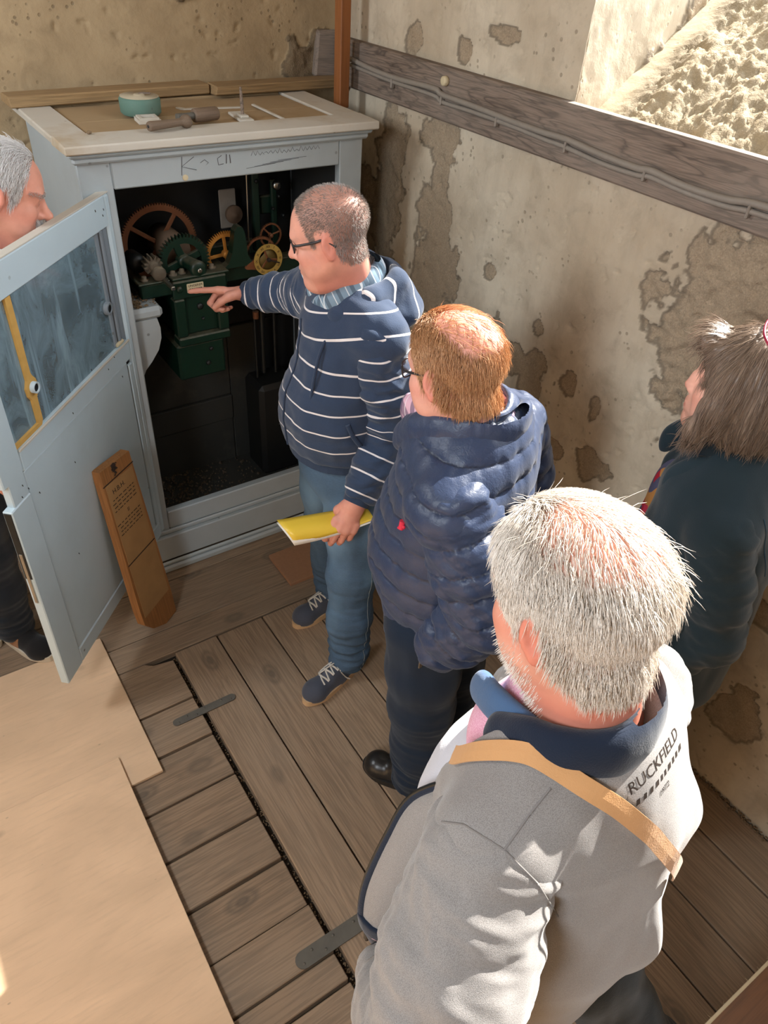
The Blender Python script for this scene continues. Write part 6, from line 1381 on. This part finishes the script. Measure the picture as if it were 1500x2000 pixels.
M['skin5'] = m_skin('skin_flushed', lin(214, 150, 128), lin(204, 112, 94), stubc=lin(190, 184, 180)); f5.put('body', (V, Q), M['skin5'], None, att)
M['hair_silver'] = m_hair('hair_silver', lin(196, 192, 190), lin(244, 242, 240), .4)
flow_hair(f5, 'hair', V, Q, q, S5, lambda q: scalp(q, 0, .9), 9000, (0, .0, .14), lambda q: .035+.012*sstep(.04, .1, q[:, 2]), .0006, M['hair_silver'], .28, .45, hc, HB, 81, 4, curl=.006,
          comb=lambda q: np.c_[q[:, 0]*1.4, -.05+.03*sstep(0, -.05, q[:, 2]), -.10+.10*sstep(.03, .1, q[:, 2])])
wm = (np.linalg.norm(q, axis=1) < .2)*sstep(.012, .006, np.abs(q[:, 2]+.047))*sstep(.075, .085, q[:, 1])*(np.abs(q[:, 0]) < .032); rt, nn = scatter(V, Q, wm, 900, 91); dr = nn+A3(0, 0, -1.2)+hr_[None]*(((rt-hc)@hr_)*14)[:, None]; strands('moustache', rt-f5.base, dr/np.linalg.norm(dr, axis=1)[:, None], RNG.uniform(.010, .016, 900), .0005, M['hair_silver'], f5.root, 3, seed=92)
we = (np.linalg.norm(q, axis=1) < .2)*sstep(.006, .003, np.abs(q[:, 2]-.030))*(q[:, 1] > .055)*(np.abs(q[:, 0]) > .015); rt, nn = scatter(V, Q, we, 500, 93); dr = nn*.5+A3(0, 0, .3)+hr_[None]*np.sign((rt-hc)@hr_)[:, None]; strands('eyebrows', rt-f5.base, dr/np.linalg.norm(dr, axis=1)[:, None], RNG.uniform(.006, .012, 500), .0005, M['hair_silver'], f5.root, 3, seed=94)
M['darkcoat'] = m_cloth('dark_blue_coat', lin(34, 44, 58), .9, .12, 500)
F = Field(); F.chain([nb-A3(0, 0, .02), A3(.19, 2.315, 1.36), ch, A3(.08, 2.345, 1.05), A3(.03, 2.36, .84)], [.095, .155, .175, .175, .17], .05, tf, 1.22)
for S_ in (SL, SR): F.cone(nb-A3(0, 0, .045), S_, .07, .08, .05)
F.plane((0, 0, .84), (0, 0, -1), .01); F.ell(nb+A3(.02, 0, .07), A3(.075, .075, .09), None, .01, True); V, Q = F.mesh(.007); V = relax(V, Q, 2); ck = f5.put('jacket', (soft_folds(V, Q, .008, (7, 7, 3), 61), Q), M['darkcoat'])
sleeve(f5, 'sleeve', SL, EL, WL, [.078, .072, .062, .054, .045], M['darkcoat'], ck, .006, .008, off=63); sleeve(f5, 'sleeve', SR, ER, WR, [.078, .072, .062, .054, .045], M['darkcoat'], ck, .006, .008, off=65)
f5.put('shirt_collar', collar_roll([nb+tf*.10-tr_*.03+A3(0, 0, -.01), nb+tf*.03-tr_*.08+A3(0, 0, .03), nb-tf*.07+A3(0, 0, .05), nb+tf*.03+tr_*.08+A3(0, 0, .03), nb+tf*.10+tr_*.03+A3(0, 0, -.01)], [.02]*5, A3(0, 0, 1), .5, .005), M['shirtwhite'])
trousers(f5, 'trousers', pel, [(.00, 2.27, .85), (-.03, 2.44, .85)], [(-.005, 2.30, .48), (-.12, 2.46, .48)], [(-.012, 2.315, .10), (-.16, 2.47, .10)], tf, [.105, .092, .080, .074, .074], m_cloth('black_denim', lin(24, 32, 42), .95, .15, 500), hemz=.05, off=67, amp=.003)
M['blackknit'] = m_cloth('black_knit', (.012, .012, .013), .95, .3, 300)
sh5 = shoe(f5, (-.055, 2.405, .0128), (.072, 2.145, .0128), M['blackknit'], M['sole_white'], None, 'black knit sneaker with brown heel patch and white sole', width=.105, laces=False)
b = MB(); 
tb = BVHTree.FromPolygons([Vector(v.co)+Vector(f5.base) for v in sh5.data.vertices], [tuple(p.vertices) for p in sh5.data.polygons]); hl = A3(-.055, 2.405, 0); fd = nrm(A3(.127, -.26, 0)); rd_ = A3(fd[1], -fd[0], 0)
pv = [[project(tb, hl+fd*x_+rd_*.2+A3(0, 0, z_), -rd_, .0012) for z_ in np.linspace(.03, .085-.08*max(0, x_-.13), 6)] for x_ in np.linspace(.055, .165, 9)]
b.add([tuple(p) for row in pv for p in row], [(i*6+j, i*6+j+1, i*6+7+j, i*6+6+j) for i in range(8) for j in range(5)], True); f5.mb('heel_patch', b, m_cloth('brown_suede', lin(150, 106, 72), .9), sh5)
shoe(f5, (-.21, 2.58, 0), (-.085, 2.32, 0), M['blackknit'], M['sole_white'], None, None, width=.105, h=.006)
